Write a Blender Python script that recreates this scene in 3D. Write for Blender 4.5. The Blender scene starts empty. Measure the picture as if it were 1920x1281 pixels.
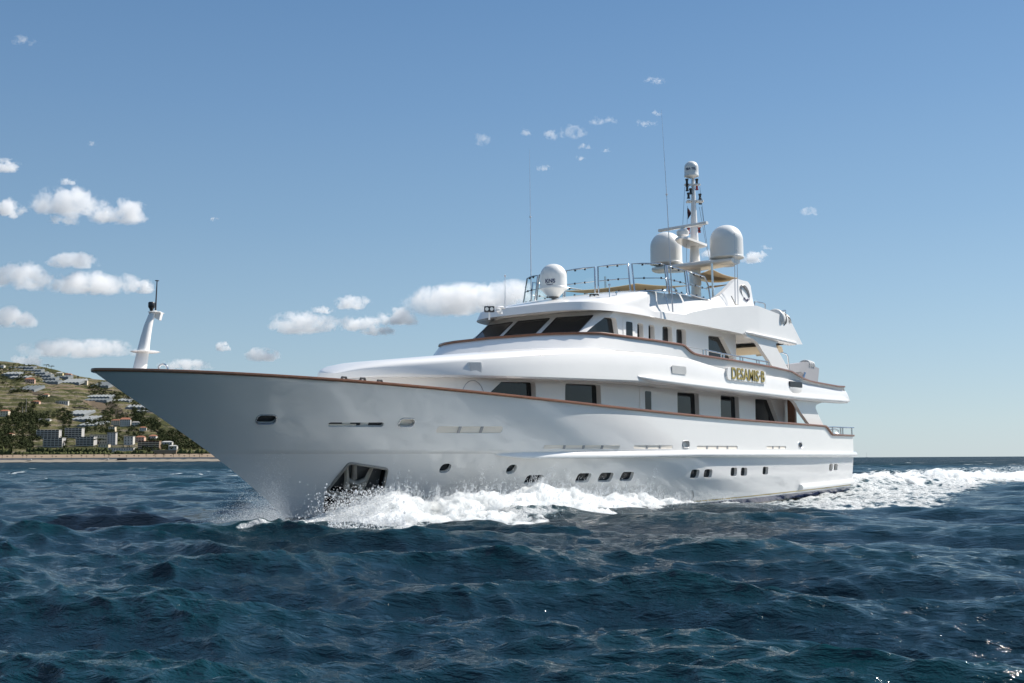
import bpy, bmesh, math, random
import numpy as np
from mathutils import Vector, Matrix

random.seed(7)
rng = np.random.default_rng(7)
R = math.radians
scene = bpy.context.scene

# ------------------------------------------------------------------ camera
# World axes are the boat's own: X forward along the keel (0 at the transom), Y to port, Z up from still water.
FPX, CX, CY = 2133.0, 960.0, 640.5            # focal length and centre in pixels of the 1920 px wide photograph
TH = R(38.2)
PITCH, ROLL = math.atan((861 - 640.5) / FPX), R(-0.30)
CAM = np.array([52.4853, 24.5049, 1.55])
right0 = np.array([-math.sin(TH), math.cos(TH), 0.0])
dep0 = np.array([-math.cos(TH), -math.sin(TH), 0.0])
up0 = np.array([0, 0, 1.0])
DEP = dep0 * math.cos(PITCH) + up0 * math.sin(PITCH)
UPV = -dep0 * math.sin(PITCH) + up0 * math.cos(PITCH)
RGT = right0 * math.cos(ROLL) + UPV * math.sin(ROLL)
UPR = -right0 * math.sin(ROLL) + UPV * math.cos(ROLL)
cam_data = bpy.data.cameras.new("camera")
cam = bpy.data.objects.new("camera", cam_data)
scene.collection.objects.link(cam)
scene.camera = cam
cam_data.sensor_width = 36.0
cam_data.lens = FPX * 36.0 / 1920.0
cam_data.clip_start, cam_data.clip_end = 0.3, 90000.0
cam.matrix_world = Matrix(((RGT[0], UPR[0], -DEP[0], CAM[0]), (RGT[1], UPR[1], -DEP[1], CAM[1]),
                           (RGT[2], UPR[2], -DEP[2], CAM[2]), (0, 0, 0, 1)))

# ------------------------------------------------------------------ light
SUN_EL = R(46)
SUN_H = np.array([-0.8926, 0.4509]); SUN_H /= np.linalg.norm(SUN_H)
sun_dir = Vector((SUN_H[0] * math.cos(SUN_EL), SUN_H[1] * math.cos(SUN_EL), math.sin(SUN_EL)))
world = bpy.data.worlds.new("World")
scene.world = world
world.use_nodes = True
wn = world.node_tree
wn.nodes.clear()
w_out = wn.nodes.new("ShaderNodeOutputWorld")
w_bg = wn.nodes.new("ShaderNodeBackground")
w_sky = wn.nodes.new("ShaderNodeTexSky")
w_sky.sky_type = 'NISHITA'
w_sky.sun_disc = False
w_sky.sun_elevation = SUN_EL
w_sky.sun_rotation = math.atan2(SUN_H[0], SUN_H[1])
w_sky.altitude = 0
w_sky.air_density, w_sky.dust_density, w_sky.ozone_density = 1.0, 0.2, 2.0
w_bg.inputs["Strength"].default_value = 0.10
# the low sky seen in the photograph: pale grey-blue air at the horizon, deeper blue above
w_geo = wn.nodes.new("ShaderNodeTexCoord")
w_sep = wn.nodes.new("ShaderNodeSeparateXYZ")
wn.links.new(w_geo.outputs["Generated"], w_sep.inputs[0])
w_ramp = wn.nodes.new("ShaderNodeValToRGB")
SKY_STRENGTH = 0.10
stops = [(0.00, (0.288, 0.365, 0.418)), (0.03, (0.278, 0.365, 0.421)), (0.10, (0.224, 0.329, 0.420)), (0.14, (0.194, 0.304, 0.413)), (0.20, (0.154, 0.264, 0.393)), (0.30, (0.110, 0.212, 0.360)), (0.39, (0.081, 0.173, 0.322)), (0.60, (0.161, 0.241, 0.368)), (1.00, (0.147, 0.221, 0.348))]
cr = w_ramp.color_ramp
while len(cr.elements) < len(stops): cr.elements.new(0.5)
for e, (p_, c_) in zip(cr.elements, stops):
    e.position = p_; e.color = (*c_, 1)
wn.links.new(w_sep.outputs[2], w_ramp.inputs[0])
w_mul = wn.nodes.new("ShaderNodeVectorMath"); w_mul.operation = 'SCALE'; w_mul.inputs["Scale"].default_value = 1.0 / SKY_STRENGTH
# a little brighter towards the sun's side
w_dot = wn.nodes.new("ShaderNodeVectorMath"); w_dot.operation = 'DOT_PRODUCT'; w_dot.inputs[1].default_value = (right0[0] * .8 + dep0[0] * .2, right0[1] * .8 + dep0[1] * .2, 0)
wn.links.new(w_geo.outputs["Generated"], w_dot.inputs[0])
w_ma = wn.nodes.new("ShaderNodeMath"); w_ma.operation = 'MULTIPLY_ADD'; w_ma.inputs[1].default_value = 0.28 / SKY_STRENGTH; w_ma.inputs[2].default_value = 0.95 / SKY_STRENGTH
wn.links.new(w_dot.outputs["Value"], w_ma.inputs[0]); wn.links.new(w_ma.outputs[0], w_mul.inputs["Scale"])
wn.links.new(w_ramp.outputs[0], w_mul.inputs[0])
w_mix = wn.nodes.new("ShaderNodeMix"); w_mix.data_type = 'RGBA'; w_mix.inputs[0].default_value = 0.85
wn.links.new(w_sky.outputs[0], w_mix.inputs[6]); wn.links.new(w_mul.outputs[0], w_mix.inputs[7])
wn.links.new(w_mix.outputs[2], w_bg.inputs["Color"])
wn.links.new(w_bg.outputs[0], w_out.inputs["Surface"])
sun_data = bpy.data.lights.new("sun", 'SUN')
sun_data.energy = 5.0
sun_data.angle = R(0.53)
sun_data.color = (1.0, 0.94, 0.86)
sun = bpy.data.objects.new("sun", sun_data)
scene.collection.objects.link(sun)
sun.rotation_euler = sun_dir.to_track_quat('Z', 'Y').to_euler()
scene.view_settings.view_transform = 'Standard'
scene.view_settings.look = 'None'
scene.view_settings.exposure = 0.58
scene.view_settings.gamma = 1.0
scene.cycles.max_bounces = 12
scene.cycles.diffuse_bounces = 3
scene.cycles.glossy_bounces = 4
scene.cycles.transparent_max_bounces = 16
scene.cycles.volume_bounces = 12
scene.cycles.use_denoising = True
scene.cycles.caustics_reflective = False
scene.cycles.caustics_refractive = False

# ------------------------------------------------------------------ helpers
def ray(x, y):
    return DEP + RGT * (x - CX) / FPX + UPR * (CY - y) / FPX

def on_y(x, y, Y):
    r = ray(x, y); return CAM + r * ((Y - CAM[1]) / r[1])

def on_z(x, y, Z):
    r = ray(x, y); return CAM + r * ((Z - CAM[2]) / r[2])

def on_surf(x, y, f, hi=4.6, lo=0.0):
    """where the sight line meets the port surface Y = f(X, Z), nearest the viewer"""
    prev = None
    for Y in np.linspace(hi, lo, 160):
        p = on_y(x, y, Y)
        g = Y - f(p[0], p[2])
        if prev is not None and (g <= 0) and prev[1] > 0:
            a, b = prev[0], Y
            for _ in range(30):
                m = (a + b) / 2
                q = on_y(x, y, m)
                if m - f(q[0], q[2]) > 0: a = m
                else: b = m
            return on_y(x, y, (a + b) / 2)
        prev = (Y, g)
    return on_y(x, y, lo)

def ground(u, d):
    """u metres right of, d metres ahead of the viewing point, as world x, y"""
    return CAM[0] + right0[0] * u + dep0[0] * d, CAM[1] + right0[1] * u + dep0[1] * d

def link(o, parent=None):
    scene.collection.objects.link(o)
    if parent is not None: o.parent = parent
    return o

def empty(name, loc=(0, 0, 0)):
    o = bpy.data.objects.new(name, None)
    o.location = loc
    o.empty_display_size = 0.3
    return link(o)

def tag(o, label=None, cat=None, group=None, kind=None):
    for k, v in (("label", label), ("category", cat), ("group", group), ("kind", kind)):
        if v: o[k] = v
    return o

def mesh_obj(name, verts, faces, mat, parent=None, smooth=40):
    me = bpy.data.meshes.new(name)
    me.from_pydata([tuple(map(float, v)) for v in verts], [], [tuple(map(int, f)) for f in faces])
    for m in (mat if isinstance(mat, (list, tuple)) else [mat]):
        me.materials.append(m)
    me.update()
    if smooth:
        me.polygons.foreach_set("use_smooth", [True] * len(me.polygons))
        me.set_sharp_from_angle(angle=R(smooth))
    return link(bpy.data.objects.new(name, me), parent)

class MB:
    """collects shapes for ONE mesh"""
    def __init__(s): s.v = []; s.f = []
    def add(s, v, f):
        n = len(s.v); s.v += [tuple(map(float, p)) for p in v]; s.f += [tuple(n + int(i) for i in q) for q in f]; return s
    def grid(s, rows, close=False):
        nr, nc = len(rows), len(rows[0]); f = []
        for i in range(nr - 1):
            for j in range(nc if close else nc - 1):
                k = (j + 1) % nc
                f.append((i * nc + j, i * nc + k, (i + 1) * nc + k, (i + 1) * nc + j))
        return s.add([p for r in rows for p in r], f)
    def box(s, c, d, rot=0.0, bev=0.0):
        x, y, z = d[0] / 2, d[1] / 2, d[2] / 2
        ca, sa = math.cos(rot), math.sin(rot)
        if bev <= 0:
            pts = [(-x, -y, -z), (x, -y, -z), (x, y, -z), (-x, y, -z), (-x, -y, z), (x, -y, z), (x, y, z), (-x, y, z)]
            fs = [(0, 3, 2, 1), (4, 5, 6, 7), (0, 1, 5, 4), (1, 2, 6, 5), (2, 3, 7, 6), (3, 0, 4, 7)]
        else:
            b = bev; pts = []; lv = []
            for (zz, ins) in ((-z, b), (-z + b, 0), (z - b, 0), (z, b)):
                ring = []
                for (sx, sy) in ((1, 1), (-1, 1), (-1, -1), (1, -1)):
                    xx, yy = x - ins, y - ins
                    a, c2 = ((sx * xx, sy * (yy - b)), (sx * (xx - b), sy * yy))
                    if (sx, sy) in ((1, 1), (-1, -1)): ring += [a, c2]
                    else: ring += [c2, a]
                lv.append([(p[0], p[1], zz) for p in ring])
            pts = [p for l in lv for p in l]; n = 8; fs = [tuple(reversed(range(8))), tuple(range(24, 32))]
            for i in range(3):
                for j in range(n):
                    fs.append((i * n + j, i * n + (j + 1) % n, (i + 1) * n + (j + 1) % n, (i + 1) * n + j))
        return s.add([(c[0] + p[0] * ca - p[1] * sa, c[1] + p[0] * sa + p[1] * ca, c[2] + p[2]) for p in pts], fs)
    def tube(s, pts, rad, n=8, caps=True, closed=False):
        P = [np.array(p, float) for p in pts]; m = len(P)
        rads = rad if isinstance(rad, (list, tuple)) else [rad] * m
        rows = []; nrm = None
        for i in range(m):
            a = P[(i - 1) % m] if (closed or i > 0) else P[i]
            b = P[(i + 1) % m] if (closed or i < m - 1) else P[i]
            t = b - a; t = t / (np.linalg.norm(t) + 1e-9)
            if nrm is None:
                h = np.array([0, 0, 1.0]) if abs(t[2]) < .9 else np.array([1.0, 0, 0])
                nrm = np.cross(t, h)
            nrm = nrm - t * (nrm @ t); nrm /= np.linalg.norm(nrm) + 1e-9
            bn = np.cross(t, nrm)
            rows.append([P[i] + rads[i] * (math.cos(k * 2 * math.pi / n) * nrm + math.sin(k * 2 * math.pi / n) * bn) for k in range(n)])
        if closed: rows.append(rows[0])
        self0 = len(s.v); s.grid(rows, close=True)
        if caps and not closed:
            s.f.append(tuple(self0 + k for k in reversed(range(n)))); e = len(s.v) - n
            s.f.append(tuple(e + k for k in range(n)))
        return s
    def lathe(s, prof, c, n=32, axis=None):
        """prof: (radius, height) pairs"""
        rows = [[(c[0] + r * math.cos(2 * math.pi * k / n), c[1] + r * math.sin(2 * math.pi * k / n), c[2] + h) for k in range(n)] for r, h in prof]
        s.grid(rows, close=True)
        return s
    def prism(s, poly, c, T, U, N, d0, d1):
        """poly in the T, U plane about c, from c + N*d0 to c + N*d1"""
        c, T, U, N = (np.array(a, float) for a in (c, T, U, N)); n = len(poly)
        a = [c + T * p[0] + U * p[1] + N * d0 for p in poly]; b = [c + T * p[0] + U * p[1] + N * d1 for p in poly]
        fs = [tuple(reversed(range(n))), tuple(range(n, 2 * n))] + [(i, (i + 1) % n, n + (i + 1) % n, n + i) for i in range(n)]
        return s.add(a + b, fs)
    def face(s, pts): return s.add(pts, [tuple(range(len(pts)))])
    def build(s, name, mat, parent=None, smooth=40): return mesh_obj(name, s.v, s.f, mat, parent, smooth)

def rounded(poly, r, n=5):
    """polygon with every corner rounded"""
    out = []; m = len(poly)
    rs = r if isinstance(r, (list, tuple)) else [r] * m
    for i in range(m):
        p0, p, p1 = (np.array(poly[j % m], float) for j in (i - 1, i, i + 1))
        a, b = p0 - p, p1 - p; la, lb = np.linalg.norm(a), np.linalg.norm(b); a, b = a / la, b / lb
        if rs[i] <= 0: out.append(tuple(p)); continue
        ang = math.acos(max(-1, min(1, a @ b))); d = min(rs[i] / math.tan(ang / 2), la * .49, lb * .49)
        A, B = p + a * d, p + b * d
        for k in range(n + 1):
            t = k / n; out.append(tuple((1 - t) ** 2 * A + 2 * t * (1 - t) * p + t * t * B))
    return out

def fix_normals(o):
    bm = bmesh.new(); bm.from_mesh(o.data); bmesh.ops.remove_doubles(bm, verts=bm.verts, dist=1e-5)
    bmesh.ops.recalc_face_normals(bm, faces=bm.faces)
    if bm.calc_volume(signed=True) < 0: bmesh.ops.reverse_faces(bm, faces=bm.faces)
    bm.to_mesh(o.data); bm.free(); o.data.update()
    return o

def carve(o, cutter_mb, mat, tangled=False):
    """cut openings out of a closed solid"""
    c = cutter_mb.build("cutter", mat, None, 0); fix_normals(c); fix_normals(o)
    md = o.modifiers.new("b", 'BOOLEAN'); md.operation = 'DIFFERENCE'; md.solver = 'EXACT'; md.use_self = tangled; md.object = c
    md.material_mode = 'TRANSFER'
    bpy.context.view_layer.update()
    dg = bpy.context.evaluated_depsgraph_get()
    me = bpy.data.meshes.new_from_object(o.evaluated_get(dg))
    o.modifiers.clear(); old = o.data; o.data = me; me.name = old.name
    bpy.data.meshes.remove(old)
    cm = c.data; bpy.data.objects.remove(c); bpy.data.meshes.remove(cm)
    return o

def copy_tree(o, parent=None):
    c = o.copy(); scene.collection.objects.link(c); c.parent = parent
    for ch in list(o.children): copy_tree(ch, c)
    return c

# value noise on arrays
_perm = rng.permutation(4096)
_val = rng.random(4096)
def vnoise(x, y, z=None):
    x = np.asarray(x, float); y = np.asarray(y, float); z = np.zeros_like(x) if z is None else np.asarray(z, float)
    xi, yi, zi = np.floor(x).astype(int), np.floor(y).astype(int), np.floor(z).astype(int)
    fx, fy, fz = x - xi, y - yi, z - zi
    fx, fy, fz = (f * f * f * (f * (f * 6 - 15) + 10) for f in (fx, fy, fz))
    def h(a, b, c): return _val[_perm[(_perm[(_perm[a & 4095] + b) & 4095] + c) & 4095]]
    r = 0
    for dz, wz in ((0, 1 - fz), (1, fz)):
        for dy, wy in ((0, 1 - fy), (1, fy)):
            r = r + wz * wy * ((1 - fx) * h(xi, yi + dy, zi + dz) + fx * h(xi + 1, yi + dy, zi + dz))
    return r * 2 - 1
def fbm(x, y, z=None, o=4, g=0.5):
    t = 0; a = 1; f = 1
    for _ in range(o):
        t = t + a * vnoise(x * f, y * f, None if z is None else z * f); a *= g; f *= 2.03
    return t

# ------------------------------------------------------------------ materials
class NT:
    """small helper around one material's nodes"""
    def __init__(s, name):
        s.m = bpy.data.materials.new(name); s.m.use_nodes = True; s.t = s.m.node_tree; s.t.nodes.clear()
        s.out = s.n("ShaderNodeOutputMaterial")
    def n(s, typ, **kw):
        nd = s.t.nodes.new(typ)
        for k, v in kw.items(): setattr(nd, k, v)
        return nd
    def l(s, a, b): s.t.links.new(a, b)
    def set(s, nd, **kw):
        for k, v in kw.items():
            i = nd.inputs[k.replace('_', ' ')]
            if hasattr(v, 'is_linked') or isinstance(v, bpy.types.NodeSocket): s.l(v, i)
            else: i.default_value = v
        return nd
    def math(s, op, a, b=None, c=None, clamp=False):
        nd = s.n("ShaderNodeMath", operation=op, use_clamp=clamp)
        for i, v in enumerate((a, b, c)):
            if v is None: continue
            if isinstance(v, bpy.types.NodeSocket): s.l(v, nd.inputs[i])
            else: nd.inputs[i].default_value = v
        return nd.outputs[0]
    def mix(s, f, a, b):
        nd = s.n("ShaderNodeMix", data_type='RGBA')
        for i, v in ((0, f), (6, a), (7, b)):
            if isinstance(v, bpy.types.NodeSocket): s.l(v, nd.inputs[i])
            else: nd.inputs[i].default_value = v if i == 0 else (*v, 1.0)
        return nd.outputs[2]
    def noise(s, scale, detail=4.0, rough=0.55, vec=None, dim='3D', dist=0.0):
        nd = s.n("ShaderNodeTexNoise", noise_dimensions=dim)
        nd.inputs["Scale"].default_value = scale; nd.inputs["Detail"].default_value = detail
        nd.inputs["Roughness"].default_value = rough; nd.inputs["Distortion"].default_value = dist
        if vec is not None: s.l(vec, nd.inputs["Vector"])
        return nd.outputs[0]
    def ramp(s, f, stops):
        nd = s.n("ShaderNodeValToRGB"); cr = nd.color_ramp
        while len(cr.elements) < len(stops): cr.elements.new(0.5)
        for e, (p, c) in zip(cr.elements, stops):
            e.position = p; e.color = (*c, 1.0) if len(c) == 3 else c
        s.l(f, nd.inputs[0]); return nd.outputs[0]
    def coord(s, which="Object"):
        return s.n("ShaderNodeTexCoord").outputs[which]
    def mapping(s, vec, scale=(1, 1, 1), rot=(0, 0, 0)):
        nd = s.n("ShaderNodeMapping"); s.l(vec, nd.inputs[0]); nd.inputs["Scale"].default_value = scale; nd.inputs["Rotation"].default_value = rot
        return nd.outputs[0]
    def bump(s, h, strength, dist=0.02, normal=None):
        nd = s.n("ShaderNodeBump"); nd.inputs["Strength"].default_value = strength; nd.inputs["Distance"].default_value = dist
        s.l(h, nd.inputs["Height"])
        if normal is not None: s.l(normal, nd.inputs["Normal"])
        return nd.outputs[0]
    def done(s, shader, vol=None):
        if shader is not None: s.l(shader, s.out.inputs["Surface"])
        if vol is not None: s.l(vol, s.out.inputs["Volume"])
        return s.m

def principled(name, col, rough=0.4, metal=0.0, vary=0.06, vscale=3.0, bump=0.0, bscale=40.0, coat=0.0, spec=0.5):
    t = NT(name); p = t.n("ShaderNodeBsdfPrincipled"); co = t.coord()
    if vary:
        f = t.noise(vscale, 5, 0.6, co)
        lo = tuple(c * (1 - vary * 1.5) for c in col); hi = tuple(min(1, c * (1 + vary * 1.5)) for c in col)
        t.l(t.mix(f, lo, hi), p.inputs["Base Color"])
    else: p.inputs["Base Color"].default_value = (*col, 1)
    p.inputs["Roughness"].default_value = rough; p.inputs["Metallic"].default_value = metal
    p.inputs["Coat Weight"].default_value = coat; p.inputs["Coat Roughness"].default_value = 0.04
    p.inputs["Specular IOR Level"].default_value = spec
    if bump: t.l(t.bump(t.noise(bscale, 3, 0.5, co), bump, 0.01), p.inputs["Normal"])
    return t.done(p.outputs[0])

# ------------------------------------------------------------------ the sea
NW = 130
_lam = np.exp(np.linspace(math.log(0.16), math.log(9.5), NW)) * (1 + 0.12 * (rng.random(NW) - .5))
_dirw = math.atan2(-dep0[1], -dep0[0]) + R(-24) + rng.normal(0, R(30), NW) * np.interp(np.log(_lam), [math.log(.16), math.log(9.5)], [1.35, 0.60])
_ph = rng.random(NW) * 2 * math.pi
_sl = np.interp(np.log(_lam), np.log([0.16, 0.5, 1.5, 4.0, 9.5]), [0.056, 0.056, 0.040, 0.034, 0.027])

def sea_waves(x, y, sp):
    """choppy wave offsets at x, y on a grid of spacing sp"""
    h = np.zeros_like(x); ox = np.zeros_like(x); oy = np.zeros_like(x); j = np.zeros_like(x)
    gust = 0.85 + 0.35 * vnoise(x / 23.0 + 5, y / 23.0)
    for i in range(NW):
        k = 2 * math.pi / _lam[i]; a = _sl[i] / k
        cx, cy = math.cos(_dirw[i]), math.sin(_dirw[i])
        w = np.clip(_lam[i] / sp / 2.2 - 1.0, 0, 1) * (gust if _lam[i] < 3 else 1.0)
        p = k * (cx * x + cy * y) + _ph[i]
        s, c = np.sin(p), np.cos(p)
        h += w * a * c; ox -= w * a * cx * s * .85; oy -= w * a * cy * s * .85; j += w * _sl[i] * c
    return ox, oy, h, j

def gauss(t, s): return np.exp(-(t / s) ** 2)

def line_dist(x, y, pts):
    """distance to a polyline and how far along it (0 to 1)"""
    best = np.full_like(x, 1e9); al = np.zeros_like(x); L = len(pts) - 1
    for i in range(L):
        ax, ay = pts[i]; bx, by = pts[i + 1]; dx, dy = bx - ax, by - ay
        t = np.clip(((x - ax) * dx + (y - ay) * dy) / (dx * dx + dy * dy), 0, 1)
        d = np.hypot(x - ax - t * dx, y - ay - t * dy); m = d < best
        best = np.where(m, d, best); al = np.where(m, (i + t) / L, al)
    return best, al

def boat_wave(x, y):
    """the water the hull pushes about: trough along the side, diverging bow wave, wake behind the transom"""
    h = -0.34 * gauss(x - 9.5, 6.5) * gauss(np.abs(y) - 3.4, 2.8)
    d, a = line_dist(x, y, [(33.0, 3.6), (27.0, 6.4), (21.5, 7.4), (14.0, 10.2), (4.0, 13.6)])
    h = h + 0.10 * gauss(d, 1.1) * np.clip(1.15 - a, 0, 1) * np.clip(a * 5, 0, 1)
    d, a = line_dist(x, y, [(22.5, 8.8), (15.0, 11.8), (6.0, 15.5)])
    h = h - 0.16 * gauss(d, 1.2)
    d, a = line_dist(x, y, [(-1.5, 2.4), (-9.0, 4.2), (-24.0, 6.2), (-70, 9.0)])
    h = h + 0.55 * gauss(d, 1.5) * np.clip(1 - a * .5, 0, 1)
    d, a = line_dist(x, y, [(-3, 0), (-60, -2)])
    h = h + 0.25 * gauss(d, 3.0) * np.clip(1 - a, 0, 1)
    return h

def inside(x, y, poly):
    c = np.zeros(x.shape, bool); n = len(poly)
    for i in range(n):
        x0, y0 = poly[i]; x1, y1 = poly[(i + 1) % n]
        if y0 == y1: continue
        t = ((y0 > y) != (y1 > y)) & (x < (x1 - x0) * (y - y0) / (y1 - y0) + x0)
        c ^= t
    return c

def soft_poly(x, y, poly, w):
    d, _ = line_dist(x, y, poly + [poly[0]])
    s = np.where(inside(x, y, poly), d, -d)
    return np.clip(s / w + 0.5, 0, 1)

WAKE = [tuple(on_z(px, py, -0.12)[:2]) for px, py in
        [(1372, 951), (1450, 960), (1540, 964), (1640, 966), (1720, 967), (1772, 962), (1800, 950), (1815, 936), (1850, 922), (1905, 909), (1990, 896), (2300, 880),
         (2300, 876), (1900, 892), (1700, 896), (1612, 897), (1570, 912), (1490, 930), (1420, 946)]]
STREAK = [tuple(on_z(px, py, 0.0)[:2]) for px, py in [(1600, 897), (1700, 892), (1900, 889), (2300, 878), (2300, 871), (1900, 876), (1750, 880), (1600, 888)]]
BOWFOAM = [(34.6, 4.5), (33.2, 4.9), (31.6, 5.8), (30.0, 6.6), (28.0, 6.9), (25.0, 6.5), (22, 6.0), (19.5, 5.2), (16, 4.3), (15, 3.5), (24, 2.6), (30.0, 1.2), (32, 1.6), (34, 3.6)]

def foam_amount(x, y, jac, h):
    f = soft_poly(x, y, WAKE, 2.2) * (0.62 - 0.16 * np.clip((y - 8) / 6, 0, 1) + 0.16 * fbm(x / 3.0, y / 3.0, o=3))
    f = np.maximum(f, 0.50 * soft_poly(x, y, STREAK, 3.0))
    f = np.maximum(f, 0.60 * soft_poly(x, y, BOWFOAM, 1.2) * np.clip((35 - x) / 4, 0.55, 1))
    d, a = line_dist(x, y, [(-1.5, 2.4), (-9.0, 4.2), (-24.0, 6.2), (-70, 9.0)])
    f = np.maximum(f, (0.86 + .12 * fbm(x / 2.0, y / 2.0, o=3)) * gauss(d, 1.7))
    d, a = line_dist(x, y, [(14, 3.9), (8, 3.95), (0.5, 4.0)])
    f = np.maximum(f, .75 * gauss(d, .8))
    d, a = line_dist(x, y, [(37.1, 5.1), (36.7, 5.55), (35.5, 6.4), (33.1, 6.7)])
    f = np.maximum(f, 0.80 * gauss(d, 0.16 + 0.45 * a))
    r = np.hypot(x - CAM[0], y - CAM[1])
    patch = np.clip(vnoise(x / 5.0, y / 5.0) * 1.6 - 0.25, 0, 1)
    caps = np.clip((jac - 0.50) * 4.0, 0, 1) * patch * np.clip((r - 20) / 60, 0, 1)
    return np.maximum(f, 0.8 * caps)

def sea_point_h(x, y):
    x = np.atleast_1d(np.asarray(x, float)); y = np.atleast_1d(np.asarray(y, float))
    return sea_waves(x, y, np.full_like(x, .25))[2] + boat_wave(x, y)

t = NT("sea_water")
p = t.n("ShaderNodeBsdfPrincipled")
co = t.coord()
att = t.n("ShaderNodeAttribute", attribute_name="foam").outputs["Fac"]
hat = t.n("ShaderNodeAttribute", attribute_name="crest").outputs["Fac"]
deep = t.mix(hat, (0.0010, 0.0140, 0.0240), (0.0014, 0.044, 0.050))  # light through thin crests is put into the base colour by wave height
WROT = -math.atan2(-dep0[1], -dep0[0]) + R(24)
wv = t.mapping(t.mapping(co, (1, 1, 1), (0, 0, WROT)), (1, .40, 1))                       # ripples run along the crests
far = t.n("ShaderNodeAttribute", attribute_name="coarse").outputs["Fac"]                    # where the mesh is too coarse to carry the short waves
r1 = t.noise(4.2, 5, 0.62, wv, dist=0.5)
r2 = t.noise(17.0, 3, 0.6, wv, dist=0.4)
r0 = t.noise(0.55, 5, 0.62, wv, dist=0.4)
pt = t.math('MULTIPLY', t.math('SUBTRACT', t.noise(0.16, 3, .5, co), .40), 3.5, clamp=True)      # cat's-paws: ruffled patches
hsum = t.math('ADD', t.math('MULTIPLY', r1, 0.085), t.math('MULTIPLY', r2, t.math('ADD', 0.011, t.math('MULTIPLY', pt, 0.012))))
hsum = t.math('ADD', hsum, t.math('MULTIPLY', t.noise(8.5, 4, .62, wv, dist=.5), 0.036))
hsum = t.math('ADD', hsum, t.math('MULTIPLY', t.math('MULTIPLY', r0, far), 1.5))
nrm = t.bump(hsum, 1.0, 1.0)
t.l(deep, p.inputs["Base Color"])
p.inputs["IOR"].default_value = 1.333; p.inputs["Specular IOR Level"].default_value = 0.36
p.inputs["Roughness"].default_value = 0.085
t.l(nrm, p.inputs["Normal"])
t.l(t.math('MULTIPLY_ADD', far, -0.22, 0.36), p.inputs["Specular IOR Level"])
t.l(t.math('MULTIPLY_ADD', far, 0.36, 0.085), p.inputs["Roughness"])
# foam: lacy, broken by noise where it is thin
n1 = t.noise(0.9, 8, 0.68, co, dist=1.2)
n2 = t.noise(5.0, 5, 0.62, co, dist=0.8)
vo = t.n("ShaderNodeTexVoronoi", feature='DISTANCE_TO_EDGE'); vo.inputs["Scale"].default_value = 1.7
t.l(t.n("ShaderNodeVectorMath", operation='ADD').outputs[0], vo.inputs["Vector"])
va = vo.inputs["Vector"].links[0].from_node
t.l(co, va.inputs[0])
nc = t.n("ShaderNodeTexNoise"); nc.inputs["Scale"].default_value = 1.4; nc.inputs["Detail"].default_value = 4
t.l(co, nc.inputs["Vector"])
t.l(nc.outputs[1], va.inputs[1])
lace = t.math('SUBTRACT', 0.16, vo.outputs["Distance"])
brk = t.math('ADD', t.math('ADD', t.math('MULTIPLY', n1, 0.75), t.math('MULTIPLY', n2, 0.35)), t.math('MULTIPLY', lace, 0.8))
capz = t.n("ShaderNodeAttribute", attribute_name="capzone").outputs["Fac"]
wc = t.noise(0.33, 4, .62, t.mapping(t.mapping(co, (1, 1, 1), (0, 0, WROT)), (1, .33, 1)), dist=.5)
wc = t.math('MULTIPLY', t.math('MULTIPLY', t.math('SUBTRACT', wc, .600), 12.0, clamp=True), capz)
att = t.math('MAXIMUM', att, t.math('MULTIPLY', wc, .75))
fm = t.math('MULTIPLY', t.math('SUBTRACT', t.math('ADD', brk, att), 1.02), 5.0, clamp=True)
fm = t.math('MULTIPLY', fm, t.math('MULTIPLY', att, 6.0, clamp=True))
fd = t.n("ShaderNodeBsdfPrincipled")
t.l(t.mix(fm, (0.16, 0.28, 0.31), (0.60, 0.63, 0.64)), fd.inputs["Base Color"])
fd.inputs["Roughness"].default_value = 0.75
t.l(t.bump(t.math('ADD', n1, t.math('MULTIPLY', n2, .5)), 1.0, 0.45), fd.inputs["Normal"])
ms = t.n("ShaderNodeMixShader")
t.l(fm, ms.inputs[0]); t.l(p.outputs[0], ms.inputs[1]); t.l(fd.outputs[0], ms.inputs[2])
SEA_MAT = t.done(ms.outputs[0])

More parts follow.
